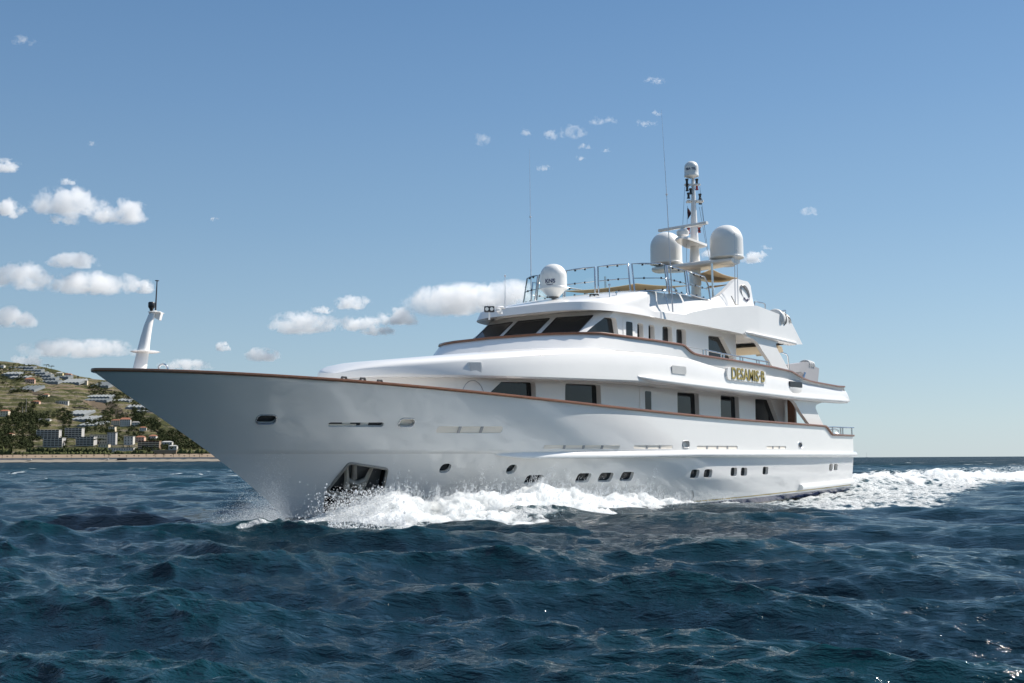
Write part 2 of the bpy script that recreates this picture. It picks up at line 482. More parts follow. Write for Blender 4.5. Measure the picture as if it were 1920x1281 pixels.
def hb_wl(x): return 3.66 * np.clip(1 - np.clip((x - 10) / 21.5, 0, 1) ** 1.85, 0, 1) * (x > -1)
def build_sea():
    # rings about the boats: fine where the water is near, coarse to the horizon
    rs = [4.5]
    while rs[-1] < 200: rs.append(rs[-1] * 1.0062)
    while rs[-1] < 1500: rs.append(rs[-1] * 1.0085)
    while rs[-1] < 60000: rs.append(rs[-1] * 1.045)
    rs = np.array(rs)
    a0 = math.atan2(dep0[1], dep0[0])
    fine = np.linspace(-R(31), R(31), 820)
    rest = np.linspace(R(31), 2 * math.pi - R(31), 130)[1:-1]
    an = np.concatenate([fine, rest]) + a0
    nr, na = len(rs), len(an)
    RR, AA = np.meshgrid(rs, an, indexing='ij')
    x = CAM[0] + RR * np.cos(AA); y = CAM[1] + RR * np.sin(AA)
    dr = np.gradient(rs)[:, None] * np.ones((1, na))
    da = np.gradient(an)[None, :] * RR
    sp = np.maximum(dr * 0.75, da)
    x, y, sp, RR = (v.ravel() for v in (x, y, sp, RR))
    near = RR < 3000
    ox = np.zeros_like(x); oy = ox.copy(); h = ox.copy(); j = ox.copy(); f = ox.copy()
    a, b, c, d = sea_waves(x[near], y[near], sp[near])
    calm = 1 - 0.75 * soft_poly(x[near], y[near], WAKE, 3.0)
    fade = np.clip((3000 - RR[near]) / 1500, 0, 1)
    hd = np.clip(np.abs(y[near]) - hb_wl(x[near]), 0, 9); c = c * np.where((x[near] > -1) & (x[near] < 34), 0.35 + 0.65 * np.clip((hd - 1.0) / 9.0, 0, 1), 1.0)
    c = c * calm; bw = boat_wave(x[near], y[near]) * np.clip((400 - RR[near]) / 100, 0, 1)
    ox[near] = a * fade * calm; oy[near] = b * fade * calm
    j[near] = d
    f[near] = foam_amount(x[near], y[near], d, c)
    rough = fbm(x[near] * 1.1, y[near] * 1.1, o=5, g=.6) * 0.10 * np.clip(f[near] * 2 - .4, 0, 1) * (sp[near] < 1.5)
    h[near] = c * fade + bw + rough
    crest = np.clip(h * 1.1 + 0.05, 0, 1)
    V = np.stack([x + ox, y + oy, h], 1)
    # close the hole under the camera
    V = np.vstack([V, [[CAM[0], CAM[1], 0.0]]])
    idx = np.arange(nr * na).reshape(nr, na)
    nx = np.roll(idx, -1, axis=1)
    q = np.stack([idx[:-1], idx[1:], nx[1:], nx[:-1]], -1).reshape(-1, 4)
    tri = np.stack([np.full(na, nr * na), idx[0], nx[0]], -1)
    me = bpy.data.meshes.new("sea")
    me.vertices.add(len(V)); me.vertices.foreach_set("co", V.ravel())
    loops = np.concatenate([q.ravel(), tri.ravel()])
    me.loops.add(len(loops)); me.loops.foreach_set("vertex_index", loops.astype(np.int32))
    starts = np.concatenate([np.arange(len(q)) * 4, len(q) * 4 + np.arange(len(tri)) * 3])
    me.polygons.add(len(starts)); me.polygons.foreach_set("loop_start", starts.astype(np.int32))
    me.update(calc_edges=True)
    me.polygons.foreach_set("use_smooth", np.ones(len(starts), bool))
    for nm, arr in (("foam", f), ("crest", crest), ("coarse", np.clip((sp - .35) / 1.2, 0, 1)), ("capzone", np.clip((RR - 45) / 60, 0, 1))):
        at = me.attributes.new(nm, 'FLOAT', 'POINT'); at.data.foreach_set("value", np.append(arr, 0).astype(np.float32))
    me.materials.append(SEA_MAT)
    me.validate()
    o = link(bpy.data.objects.new("sea", me))
    tag(o, "dark blue choppy sea with scattered whitecaps around the yacht", None, None, "structure")
build_sea()

# ------------------------------------------------------------------ materials of the yacht
M = {}
def hull_paint():
    t = NT("hull_paint"); p = t.n("ShaderNodeBsdfPrincipled"); co = t.coord()
    sx = t.n("ShaderNodeSeparateXYZ"); t.l(co, sx.inputs[0])
    z = t.math('SUBTRACT', sx.outputs[2], t.math('SUBTRACT', 0.20, t.math('MULTIPLY', sx.outputs[0], 0.0215)))
    nz = t.math('MULTIPLY', t.math('SUBTRACT', t.noise(6, 4, .6, co), .5), 0.03)
    z2 = t.math('ADD', z, nz)
    white = t.mix(t.noise(0.8, 6, .6, co), (0.775, 0.765, 0.75), (0.83, 0.815, 0.795))
    blue = t.mix(t.noise(2.5, 5, .65, co), (0.02, 0.035, 0.12), (0.04, 0.06, 0.17))
    brown = t.mix(t.noise(3.5, 5, .7, co), (0.05, 0.038, 0.03), (0.11, 0.085, 0.07))
    c = t.mix(t.math('GREATER_THAN', z, 0.035), (0.70, 0.70, 0.68), white)
    c = t.mix(t.math('MULTIPLY', t.math('GREATER_THAN', z, 0.035), t.math('LESS_THAN', z, 0.085)), c, (0.42, 0.33, 0.14))
    c = t.mix(t.math('LESS_THAN', z, -0.02), c, blue)
    c = t.mix(t.math('LESS_THAN', z2, -0.22), c, brown)
    t.l(c, p.inputs["Base Color"])
    p.inputs["Roughness"].default_value = 0.22
    p.inputs["Coat Weight"].default_value = 1.0; p.inputs["Coat Roughness"].default_value = 0.03
    # the long slow waviness of a faired and painted plate
    t.l(t.bump(t.noise(0.55, 2, .4, t.mapping(co, (1, 1, 1.6))), 0.12, 0.12), p.inputs["Normal"])
    return t.done(p.outputs[0])
M['hull'] = hull_paint()
def gelcoat(name, col=(0.81, 0.795, 0.77), rough=0.25):
    t = NT(name); p = t.n("ShaderNodeBsdfPrincipled"); co = t.coord()
    t.l(t.mix(t.noise(0.9, 6, .6, co), tuple(c * .955 for c in col), tuple(min(1, c * 1.03) for c in col)), p.inputs["Base Color"])
    p.inputs["Roughness"].default_value = rough
    p.inputs["Coat Weight"].default_value = 0.35; p.inputs["Coat Roughness"].default_value = 0.05
    t.l(t.bump(t.noise(1.1, 2, .4, co), 0.10, 0.05), p.inputs["Normal"])
    return t.done(p.outputs[0])
M['white'] = gelcoat("white_gelcoat")
M['dome'] = gelcoat("dome_plastic", (0.76, 0.76, 0.735), 0.38)
def wood_mat():
    t = NT("varnished_teak"); p = t.n("ShaderNodeBsdfPrincipled"); co = t.coord()
    f = t.noise(2.0, 6, .65, t.mapping(co, (0.6, 14, 14)), dist=0.4)
    t.l(t.ramp(f, [(0.2, (0.10, 0.035, 0.014)), (0.55, (0.22, 0.085, 0.032)), (0.9, (0.34, 0.15, 0.06))]), p.inputs["Base Color"])
    p.inputs["Roughness"].default_value = 0.28; p.inputs["Coat Weight"].default_value = 0.7; p.inputs["Coat Roughness"].default_value = 0.06
    return t.done(p.outputs[0])
M['wood'] = wood_mat()
M['deck'] = principled("teak_deck", (0.42, 0.31, 0.20), 0.6, vary=.12, vscale=6)
M['steel'] = principled("polished_steel", (0.62, 0.63, 0.65), 0.14, 1.0, vary=.04)
M['galv'] = principled("anchor_steel", (0.30, 0.28, 0.25), 0.5, 0.25, vary=.2, vscale=5, bump=.2)
M['black'] = principled("black_fitting", (0.018, 0.018, 0.02), 0.35, vary=.1)
M['dark_steel'] = principled("dark_pocket_steel", (0.045, 0.048, 0.052), 0.22, 0.75, vary=.25, vscale=4)
M['pocket'] = principled('worn_pocket_plate', (0.15, 0.15, 0.15), 0.4, 0.5, vary=.25, vscale=4)
M['fluke'] = principled('anchor_fluke_steel', (0.42, 0.38, 0.32), 0.5, 0.15, vary=.2, vscale=5)
M['red_lens'] = principled("red_lens", (0.20, 0.012, 0.015), 0.15, vary=.05)
M['flag'] = principled('dark_maroon_cloth', (0.05, 0.012, 0.016), 0.8, vary=.2)
M['grey'] = principled("grey_crane_paint", (0.36, 0.35, 0.36), 0.42, vary=.05)
M['lightgrey'] = principled("light_grey_canister", (0.60, 0.60, 0.585), 0.45, vary=.06)
def canvas():
    t = NT("beige_canvas"); d = t.n("ShaderNodeBsdfDiffuse"); tr = t.n("ShaderNodeBsdfTranslucent"); m = t.n("ShaderNodeMixShader")
    c = t.mix(t.noise(8, 4, .6, t.coord()), (0.56, 0.49, 0.38), (0.66, 0.58, 0.45))
    t.l(c, d.inputs[0]); t.l(c, tr.inputs[0]); m.inputs[0].default_value = .4; t.l(d.outputs[0], m.inputs[1]); t.l(tr.outputs[0], m.inputs[2])
    return t.done(m.outputs[0])
M['canvas'] = canvas()
M['cream'] = principled("sunlit_deck_cream", (0.86, 0.78, 0.68), 0.55, vary=.04)  # sunlit deck glimpsed through the hull openings, its brightness put into the panel colour
M['gold'] = principled("gilt_letters", (0.42, 0.32, 0.09), 0.35, 0.25, vary=.12, vscale=9)
M['blue_ink'] = principled("blue_print", (0.02, 0.03, 0.10), 0.5, vary=.05)
M['grill'] = principled("vent_grill", (0.33, 0.33, 0.34), 0.45, 0.2, vary=.05)
M['lens'] = principled("lamp_lens", (0.75, 0.75, 0.72), 0.12, vary=.0)
M['wire'] = principled("rigging_wire", (0.10, 0.10, 0.11), 0.45, 0.5, vary=.05)
M['whip'] = principled("white_whip", (0.62, 0.64, 0.68), 0.35, vary=.03)

def window_glass():
    t = NT("tinted_window"); p = t.n("ShaderNodeBsdfPrincipled"); co = t.coord()
    t.l(t.mix(t.noise(1.2, 3, .5, co), (0.006, 0.008, 0.010), (0.018, 0.022, 0.026)), p.inputs["Base Color"])
    p.inputs["Roughness"].default_value = 0.02; p.inputs["IOR"].default_value = 1.36
    t.l(t.bump(t.noise(0.6, 2, .4, co), 0.05, 0.1), p.inputs["Normal"])
    return t.done(p.outputs[0])
M['glass'] = window_glass()
def clear_glass():
    t = NT("rail_glass"); tr = t.n("ShaderNodeBsdfTransparent"); gl = t.n("ShaderNodeBsdfGlossy"); f = t.n("ShaderNodeFresnel"); m = t.n("ShaderNodeMixShader")
    tr.inputs[0].default_value = (0.84, 0.93, 0.945, 1); gl.inputs["Roughness"].default_value = 0.02; f.inputs[0].default_value = 1.28
    t.l(f.outputs[0], m.inputs[0]); t.l(tr.outputs[0], m.inputs[1]); t.l(gl.outputs[0], m.inputs[2])
    return t.done(m.outputs[0])
M['clear'] = clear_glass()

# ------------------------------------------------------------------ the hull's form
_sz = [-1.6, -0.7, 0.02, 0.67, 1.29, 2.18, 2.71, 3.11, 3.67, 4.2]
_sx = [29.2, 30.55, 31.56, 32.44, 33.36, 34.69, 35.68, 36.52, 37.45, 38.2]
_sp = np.polyfit(_sz, _sx, 4)
def stem(z): return np.polyval(_sp, z)
KNZ = 1.72
def hb(x, z):
    """half breadth of the hull at station x, height z"""
    x = np.asarray(x, float); z = np.asarray(z, float)
    B = np.interp(z, [-1.6, -0.6, 0.0, 0.8, KNZ, 4.2], [2.1, 3.35, 3.66, 3.84, 3.93, 3.93])
    x0 = np.interp(z, [-1.6, 0.0, KNZ, 3.6], [4.0, 10.0, 15.5, 19.5])
    p = np.interp(z, [-1.6, 0.0, KNZ, KNZ + .05, 3.6], [1.7, 1.85, 2.05, 2.12, 2.35])
    q = np.interp(z, [-1.6, 0.0, KNZ, 3.0, 3.6], [1.25, 1.15, 0.98, 0.84, 0.74])
    u = np.clip((x - x0) / (stem(z) - x0), 0, 1)
    aft = 1 - 0.05 * np.clip((5 - x) / 5, 0, 1) ** 2
    return B * np.power(1 - np.power(u, p), q) * aft

SHEER_PX = [(181, 697), (200, 696.2), (250, 695.8), (306, 697), (420, 702.5), (520, 707.3), (610, 712.3), (697, 720.3), (830, 731), (892, 736.8), (1011, 749),
            (1098, 759.5), (1199, 770.5), (1314, 782), (1384, 787.5), (1479, 795.3), (1540, 799.6)]
_sh = []
for q in SHEER_PX[2:]:
    P = on_surf(q[0], q[1], hb); _sh.append((P[0], P[2]))
_sh.sort()
_shp = np.polyfit([a for a, b in _sh], [b for a, b in _sh], 4)
def sheer(x):
    x = np.asarray(x, float)
    z = np.polyval(_shp, np.clip(x, 3.6, 37.2))
    low = 2.55
    s = np.clip((x - 2.75) / 1.0, 0, 1); s = s * s * (3 - 2 * s)
    return low + (z - low) * s

yacht = empty("motor_yacht")
tag(yacht, "large white three-deck motor yacht with teak cap rails under way at sea", "yacht")

def hull_normal(x, z, dz=0.0):
    e = 1e-3; z = z + dz
    dx = (hb(x + e, z) - hb(x - e, z)) / (2 * e); dzz = (hb(x, z + e) - hb(x, z - e)) / (2 * e)
    n = np.array([-dx, 1.0, -dzz]); return n / np.linalg.norm(n)

def build_hull():
    q = np.concatenate([np.linspace(0, 2.5, 4), np.linspace(2.7, 3.9, 14), np.linspace(4.2, 24, 38), np.linspace(24.3, 35.4, 44)]) / 37.4
    q = np.concatenate([q, 1 - (1 - q[-1]) * np.linspace(1, 0, 26)[1:] ** 1.6])
    zb = -1.5
    sA, sB = np.linspace(0, 1, 17), np.linspace(0, 1, 15)[1:]
    rings = []
    for qq in q:
        col = []
        for k, s in [(0, s) for s in sA] + [(1, s) for s in sB]:
            z = zb + (KNZ - zb) * s if k == 0 else KNZ
            x = qq * stem(z)
            if k == 1:
                z = KNZ + 1.4 * s
                for _ in range(12):
                    x = qq * stem(z); z = KNZ + (float(sheer(x)) - KNZ) * s
            y = float(hb(x, z)) if qq < 1 else 0.0
            col.append((x, y, z))
        xs, ys, zs = col[-1]
        dk = 1.05 * (1 - np.clip((qq - .80) / .12, 0, 1))
        if xs < 3.8: dk = max(0.25, zs - 1.85)
        wy = ys * .965 if ys > 2 else ys * (1 - .02 - .015 * min(1, ys))
        dk = max(dk, 0.02); wd = max(min(wy, float(hb(xs, zs - dk)) - .14), .0) if qq < 1 and dk > .1 else (min(wy * .97, max(0.0, float(hb(xs, zs - dk)) * .9)) if qq < 1 else 0.0)
        col.append((xs, wy, zs)); col.append((xs, wd, zs - dk))
        ring = col + [(a, -b, c) for a, b, c in reversed(col)]
        rings.append(ring)
    mb = MB(); mb.grid(rings, close=True)
    n = len(rings[0]); mb.f.append(tuple(range(n)))
    o = mb.build("hull", M['hull'], yacht, 0); fix_normals(o)
    return o

hull = build_hull()

class Spot:
    """a place on the port side of the hull seen in the box x0, y0, x1, y1 of the photograph"""
    def __init__(s, x0, y0, x1, y1):
        xm, ym = (x0 + x1) / 2, (y0 + y1) / 2
        s.c = on_surf(xm, ym, hb); s.N = hull_normal(s.c[0], s.c[2])
        a, b = on_surf(x0, ym, hb), on_surf(x1, ym, hb); c, d = on_surf(xm, y0, hb), on_surf(xm, y1, hb)
        s.T = (b - a); s.w = np.linalg.norm(s.T); s.T /= s.w
        s.U = np.cross(s.N, s.T); s.U *= np.sign(s.U[2]); s.U /= np.linalg.norm(s.U); s.T = np.cross(s.U, s.N); s.h = abs((c - d) @ s.U)
        if s.T[0] > 0: s.T = -s.T
def rrect(w, h, r): return rounded([(-w / 2, -h / 2), (w / 2, -h / 2), (w / 2, h / 2), (-w / 2, h / 2)], r, 7)

PORTS = [((825, 869.5, 845, 887.5), 1.0), ((950, 871.5, 968, 889), 1.0), ((985, 891, 1016.5, 909), .7), ((1081, 887.5, 1107, 905), .7), ((1123, 886.5, 1148.5, 904), .7),
         ((1164, 885, 1187, 902.5), .7), ((1295, 880.6, 1311, 897.4), .75), ((1320, 880, 1335.5, 896), .75), ((1370, 877, 1382, 893), .75), ((1389, 877, 1401, 892.6), .75),
         ((1430, 875.5, 1440.5, 890), .7), ((1555, 870, 1561.5, 883), .6), ((1564, 870, 1570.6, 882), .6)]
SLOTS = [((616.5, 792.5, 719.7, 801), 'dark', 3), ((820.6, 800, 944, 812.5), 'cream', 3), ((1024, 835.2, 1165, 842), 'cream', 4), ((1190, 835.2, 1262.6, 841.5), 'cream', 3),
         ((1308, 836, 1384, 842), 'cream', 4), ((1438, 836.5, 1474, 841.5), 'cream', 3)]
LEADS = [((481, 778, 518, 795), 'dark'), ((748, 785, 777, 800.6), 'cream'), ((1280, 826.7, 1292, 840), 'white'), ((1497.5, 829.5, 1503.5, 839.5), 'dark')]
AP = [(612, 921), (655, 868), (726, 879), (713, 936)]          # anchor pocket

cut = MB(); todo = []
for b, r in PORTS:
    s = Spot(*b); w, h = s.w, s.h; poly = rrect(w, h, min(w, h) * .5 * r)
    cut.prism(poly, s.c, s.T, s.U, s.N, -0.13, 0.4); todo.append(('porthole', s, poly, -0.125, M['glass']))
for b, k, nb in SLOTS:
    s = Spot(*b); poly = rrect(s.w, s.h, s.h * .45)
    dd = .03 if k == 'cream' else .10; cut.prism(poly, s.c, s.T, s.U, s.N, -dd, 0.35); todo.append(('freeing_port', s, poly, -dd + .005, M['cream'] if k == 'cream' else M['black'], nb, k))
for b, k in LEADS:
    s = Spot(*b); poly = rrect(s.w, s.h, s.h * .48)
    cut.prism(poly, s.c, s.T, s.U, s.N, -0.10, 0.35); todo.append(('fairlead', s, poly, -0.095, {'dark': M['black'], 'cream': M['cream'], 'white': M['white']}[k]))
ap = [on_surf(x, y, hb) for x, y in AP]
aps = Spot(640, 880, 700, 925)
apc = sum(ap) / 4
app = rounded([((p - apc) @ aps.T, (p - apc) @ aps.U) for p in ap], [.1, .12, .12, .1])
carve(hull, cut, M['white'], True)
cut = MB(); cut.prism(app, apc, aps.T, aps.U, aps.N, -0.30, 0.6)
carve(hull, cut, M['dark_steel'], True)

def hull_custom_normals(o):
    me = o.data; nl = []
    V = np.array([v.co for v in me.vertices])
    for p in me.polygons:
        p.use_smooth = True
        c = np.array(p.center); sgn = 1 if c[1] >= 0 else -1
        on = False
        if p.material_index == 0:
            na = hull_normal(c[0], c[2]) * (1, sgn, 1)
            on = np.dot(na, p.normal) > .9 and abs(abs(c[1]) - float(hb(c[0], c[2]))) < 0.12 and c[0] > 0.02
        for li in p.loop_indices:
            if on:
                v = V[me.loops[li].vertex_index]
                v = v + (c - v) * .04
                x = min(v[0], float(stem(v[2])) - 0.40)
                n = hull_normal(x, v[2]) * (1, sgn, 1)
                nl.append(tuple(n))
            else: nl.append(tuple(p.normal))
    me.normals_split_custom_set(nl)
hull_custom_normals(hull)

for it in todo:
    nm, s, poly, d, m = it[:5]
    mb = MB(); mb.prism([(a * .998, b * .998) for a, b in poly], s.c, s.T, s.U, s.N, d - .004, d + .004)
    o = mb.build(nm, m, hull, 0)
    if nm == 'freeing_port':
        nb, k = it[5], it[6]
        for i in range(1, nb):
            x = -s.w / 2 + s.w * i / nb
            dv = MB(); ww = .05 if k == 'cream' else .12
            dv.prism([(x - ww, -s.h / 2), (x + ww, -s.h / 2), (x + ww, s.h / 2), (x - ww, s.h / 2)], s.c, s.T, s.U, s.N, d + .006, d + .02)
            dv.build("port_divider", M['grill'] if k == 'cream' else M['lightgrey'], hull, 0)
        if k == 'dark':
            dv = MB(); dv.prism([(-s.w / 2, -s.h / 2), (s.w * .02, -s.h / 2), (s.w * .02, -s.h * .2), (-s.w / 2, -s.h * .2)], s.c, s.T, s.U, s.N, d + .006, d + .03); dv.build("port_deck_glimpse", M['cream'], hull, 0)
    if nm in ('fairlead',):
        rim = MB(); rim.tube([s.c + s.T * a + s.U * b + s.N * .004 for a, b in poly], 0.022, 6, closed=True); rim.build("fairlead_rim", M['steel'] if m is not M['white'] else M['grill'], hull, 60)

# the anchor in its pocket
def sub(mb, name, mat, par, sm=40): return mb.build(name, mat, par, sm)
mb = MB(); mb.prism([(a * .985, b * .985) for a, b in app], apc, aps.T, aps.U, aps.N, -.292, -.28)
pocket = mb.build("anchor_pocket", M['pocket'], yacht, 0)
mb = MB(); mb.tube([apc + aps.T * a + aps.U * b + aps.N * .015 for a, b in app], 0.045, 8, closed=True); mb.build("pocket_rim", M['galv'], pocket, 60)
def pk(x, y, d): return on_surf(x, y, hb) - aps.N * d
for (x0, y0), (x1, y1), w0, w1 in (((655, 874), (652, 920), .09, .21), ((706, 879), (676, 926), .10, .22)):
    a, b = pk(x0, y0, .22), pk(x1, y1, .06); mb = MB()
    rows = []
    for t_ in np.linspace(0, 1, 6):
        c = a + (b - a) * t_; w = w0 + (w1 - w0) * t_
        rows.append([c - aps.T * w * .5, c - aps.T * w * .1 + aps.N * w * .35, c + aps.T * w * .5, c - aps.N * .1])
    mb.grid(rows, close=True); mb.f += [(3, 2, 1, 0), tuple(range(20, 24))]
    mb.build("anchor_fluke", M['fluke'], pocket, 20)
mb = MB(); a, b = pk(672, 870, .3), pk(668, 905, .2); mb.tube([a, b], [.07, .09], 10); mb.build("anchor_shank", M['galv'], pocket)
mb = MB(); mb.tube([pk(656, 908, .16), pk(671, 911, .1), pk(690, 906, .16)], .09, 10); mb.build("anchor_crown", M['galv'], pocket)
pl = [on_surf(x, y, hb) for x, y in [(608, 926), (712, 940), (700, 985), (606, 985)]]
plc = sum(pl) / 4; plN = hull_normal(plc[0], plc[2]); plT = aps.T - plN * (aps.T @ plN); plT /= np.linalg.norm(plT); plU = np.cross(plN, plT); plU *= np.sign(plU[2])
mb = MB(); rows = []
for v in np.linspace(0, 1, 8):
    y0_, y1_ = 928 + v * 50, 941 + v * 40; row = []
    for u in np.linspace(0, 1, 10):
        P = on_surf(609 - 4 * v + u * (104 - 8 * v), y0_ + (y1_ - y0_) * u, hb); row.append(P + hull_normal(P[0], P[2]) * .012)
    rows.append(row)
mb.grid(rows); mb.build("anchor_chafe_plate", M['dark_steel'], yacht, 40)

# cap rail, rub rail, spray ledge
def side_curve(xs, zf, off=0.0, yf=None):
    return [(x, float((yf or hb)(x, zf(x))) + off, float(zf(x))) for x in xs]
def sweep(pts, prof, closed=False):
    """prof: (outward, up) pairs; swept along a curve that lies mostly level"""
    P = [np.array(p, float) for p in pts]; rows = []
    for i in range(len(P)):
        a, b = P[max(i - 1, 0)], P[min(i + 1, len(P) - 1)]; t = b - a; t /= np.linalg.norm(t)
        n = np.cross([0, 0, 1.0], t); n /= np.linalg.norm(n) + 1e-9
        u = np.cross(t, n)
        rows.append([P[i] + n * o + u * h for o, h in prof])
    return rows
def add_sweep(mb, pts, prof):
    base = len(mb.v); rows = sweep(pts, prof); mb.grid(rows, close=True); n = len(prof)
    mb.f.append(tuple(base + k for k in range(n))); e = base + (len(rows) - 1) * n; mb.f.append(tuple(e + k for k in reversed(range(n))))
    return mb
def both(fn):
    for s in (1, -1): fn(s)

xs = np.concatenate([np.linspace(-0.02, 2.6, 6), np.linspace(2.7, 3.9, 14), np.linspace(4.4, 35, 70)])
cp = side_curve(xs, sheer, -0.03)
tip = 37.42
cz = float(sheer(37.2))
nose = [(x, float(hb(x, cz - .03)) - .02, float(sheer(x))) for x in 35 + (tip - .05 - 35) * (1 - (1 - np.linspace(0, 1, 22)[1:]) ** 2)]
port = cp + nose
full = port + [(x, -y, z) for x, y, z in reversed(port)]
mb = MB(); add_sweep(mb, full, [(-.10, -.02), (.09, -.02), (.105, .02), (.09, .065), (-.10, .065)])
cap = mb.build("cap_rail", M['wood'], yacht, 50)
def rubrail(s):
    mb = MB(); xs = np.concatenate([np.linspace(-.12, 24.2, 50), np.linspace(24.4, 25.75, 12)])
    z0 = 1.70
    pts = [(x, s * (float(hb(x, z0)) - .02), z0) for x in xs]
    rows = []
    for i, x in enumerate(xs):
        k = np.clip((25.75 - x) / 1.2, 0, 1) ** .6 + 1e-3
        n = hull_normal(x, z0) * (1, s, 1); c = np.array(pts[i])
        rows.append([c + n * (.16 * k * math.cos(a) + .0) + np.array([0, 0, .125 * k * math.sin(a)]) for a in np.linspace(-math.pi / 2, math.pi / 2, 9)])
    mb.grid(rows); mb.face(rows[0]); mb.build("rub_rail", M['hull'], yacht, 50)
    mb = MB(); xs = np.linspace(-.1, 6.2, 14)
    pts = [(x, s * float(hb(x, .42)), .33 - .0215 * x + .09) for x in xs]
    if s < 0: pts = pts[::-1]
    add_sweep(mb, pts, [(-.1, -.13), (.0 + .13 * (1), -.10), (.16, .0), (.10, .10), (-.1, .14)]) if s > 0 else add_sweep(mb, pts, [(-.1, -.13), (.13, -.10), (.16, 0), (.1, .1), (-.1, .14)])
    mb.build("spray_ledge", M['hull'], yacht, 50)
both(rubrail)

# ------------------------------------------------------------------ main deckhouse
def extrude_plan(port_pts, z0, z1, mb=None):
    """closed solid from a half plan (port side, aft to centreline forward)"""
    pl = list(port_pts) + [(x, -y) for x, y in reversed(port_pts) if y > 1e-6]
    mb = mb or MB()
    mb.prism(pl, (0, 0, 0), (1, 0, 0), (0, 1, 0), (0, 0, 1), z0, z1)
    return mb
MDY = 2.78
house = extrude_plan([(4.6, MDY - .25), (4.9, MDY), (26.4, MDY), (27.3, 2.3), (28.1, 1.5), (28.55, .7), (28.65, 0)], 2.32, 4.22).build("main_deckhouse", M['white'], yacht, 0)
def wpoly(px, Y):
    return [(on_y(x, y, Y)[0], on_y(x, y, Y)[2]) for x, y in px]
mb = MB(); mb.box((13.0, 0, 2.1), (16.4, 5.6, .5)); mb.build('deckhouse_base', M['white'], house)
MAINW = []
for pts, r in (([(940, 716), (1004, 717), (1008, 747)], None), ([(1060, 719), (1126, 722)], None), ([(1270, 735), (1310, 738)], None), ([(1351, 741), (1385, 744)], None), ([(1416, 748), (1445, 750)], None)):
    MAINW.append(wpoly(pts, MDY))
zs = 2.9
w = MAINW
main_windows = [
    [(w[0][0][0] + 1.55, zs), (w[0][0][0], w[0][0][1]), (w[0][1][0], w[0][1][1]), (w[0][1][0] - .06, zs)],
    [(w[1][0][0] + .05, zs), w[1][0], w[1][1], (w[1][1][0] - .06, zs)],
    [(w[2][0][0] + .02, zs), w[2][0], w[2][1], (w[2][1][0] - .04, zs)],
    [(w[3][0][0] + .02, zs), w[3][0], w[3][1], (w[3][1][0] - .04, zs)],
    [(w[4][0][0] + .02, zs), w[4][0], w[4][1], (w[4][1][0] - .95, zs)]]
def cut_windows(solid, polys, Y, rad, depth=.16, par=None, half=None):
    cut = MB(); out = []
    for poly in polys:
        pr = rounded(poly, rad, 6)
        for s in (1, -1):
            cut.prism(pr, (0, s * Y, 0), (1, 0, 0), (0, 0, 1), (0, s, 0), -depth, .5)
        out.append(pr)
    carve(solid, cut, M['white'])
    me = solid.data
    me.polygons.foreach_set("use_smooth", [True] * len(me.polygons)); me.set_sharp_from_angle(angle=R(25))
    for pr in out:
        for s in (1, -1):
            mb = MB(); mb.prism(pr, (0, s * Y, 0), (1, 0, 0), (0, 0, 1), (0, s, 0), -depth - .004, -depth + .012)
            mb.build("window", M['glass'], solid, 0)
cut_windows(house, main_windows, MDY, .09, .2)
def door(solid, x0, x1, z0, z1, Y, gw, gz0, gz1, side=(1, -1)):
    for s in side:
        mb = MB(); mb.prism(rounded([(x0, z0), (x1, z0), (x1, z1), (x0, z1)], .05), (0, s * Y, 0), (1, 0, 0), (0, 0, 1), (0, s, 0), -.02, .018)
        d = mb.build("door", M['white'], solid, 30)
        mb = MB(); xc = (x0 + x1) / 2
        mb.prism(rounded([(xc - gw / 2, gz0), (xc + gw / 2, gz0), (xc + gw / 2, gz1), (xc - gw / 2, gz1)], .06), (0, s * Y, 0), (1, 0, 0), (0, 0, 1), (0, s, 0), .01, .024)
        mb.build("door_window", M['glass'], solid, 0)
a, b = on_y(1199, 730, MDY)[0], on_y(1229, 730, MDY)[0]
door(house, b, a, 1.95, 4.12, MDY, .42, 2.9, 3.98)
# dark aft bulkhead door and open aft deck edge
mb = MB(); mb.box((4.72, 2.2, 3.0), (.12, .9, 2.1)); mb.build("aft_door", M['glass'], house)
mb = MB(); mb.box((5.2, 3.05, 3.0), (.22, .34, 2.3), bev=.02); mb.build("aft_pillar", M['wood'], house)
# watertight hatch ring on the shaded wall
c = on_y(887, 735, MDY); mb = MB(); mb.tube([(c[0] + .55 * math.cos(a), MDY + .005, c[2] - .28 + .62 * math.sin(a)) for a in np.linspace(0, 2 * math.pi, 40)[:-1]], .012, 5, closed=True)
mb.build("hose_ring", M['grill'], house)

# ------------------------------------------------------------------ the wide white band of the upper deck
def ub(x, z=0):
    x = np.asarray(x, float)
    u = np.clip((x - 18.0) / (29.7 - 18.0), 0, 1)
    return 3.86 * np.power(1 - np.power(u, 4.2), .62)
BOT_PX = [(616, 712), (632, 710.5), (650, 708.6), (680, 707), (720, 706.2), (814, 707), (880, 707.7), (1000, 710.3), (1126, 714.3), (1204, 717.2)]
KN_PX = [(616, 707), (632, 698.5), (658, 694.5), (700, 689.5), (770, 681.5), (860, 673.5), (1000, 661.5), (1094, 657), (1164, 658.5), (1234, 664), (1293, 671.5)]
def trace(pxs, f):
    o = sorted([tuple(on_surf(x, y, f)[[0, 2]]) for x, y in pxs]); return [a for a, b in o], [b for a, b in o]
bx, bz = trace(BOT_PX, ub)
kx, kz = trace(KN_PX, lambda x, z: ub(x) - .07 * np.clip((29.7 - x) / 2, 0, 1))
def smooth_interp(xx, zz, ext_x, ext_z):
    X = list(ext_x) + xx; Z = list(ext_z) + zz
    def f(x):
        x = np.asarray(x, float); return sum(np.interp(x + d, X, Z) * w for d, w in ((-.3, .15), (-.15, .22), (0, .26), (.15, .22), (.3, .15)))
    return f
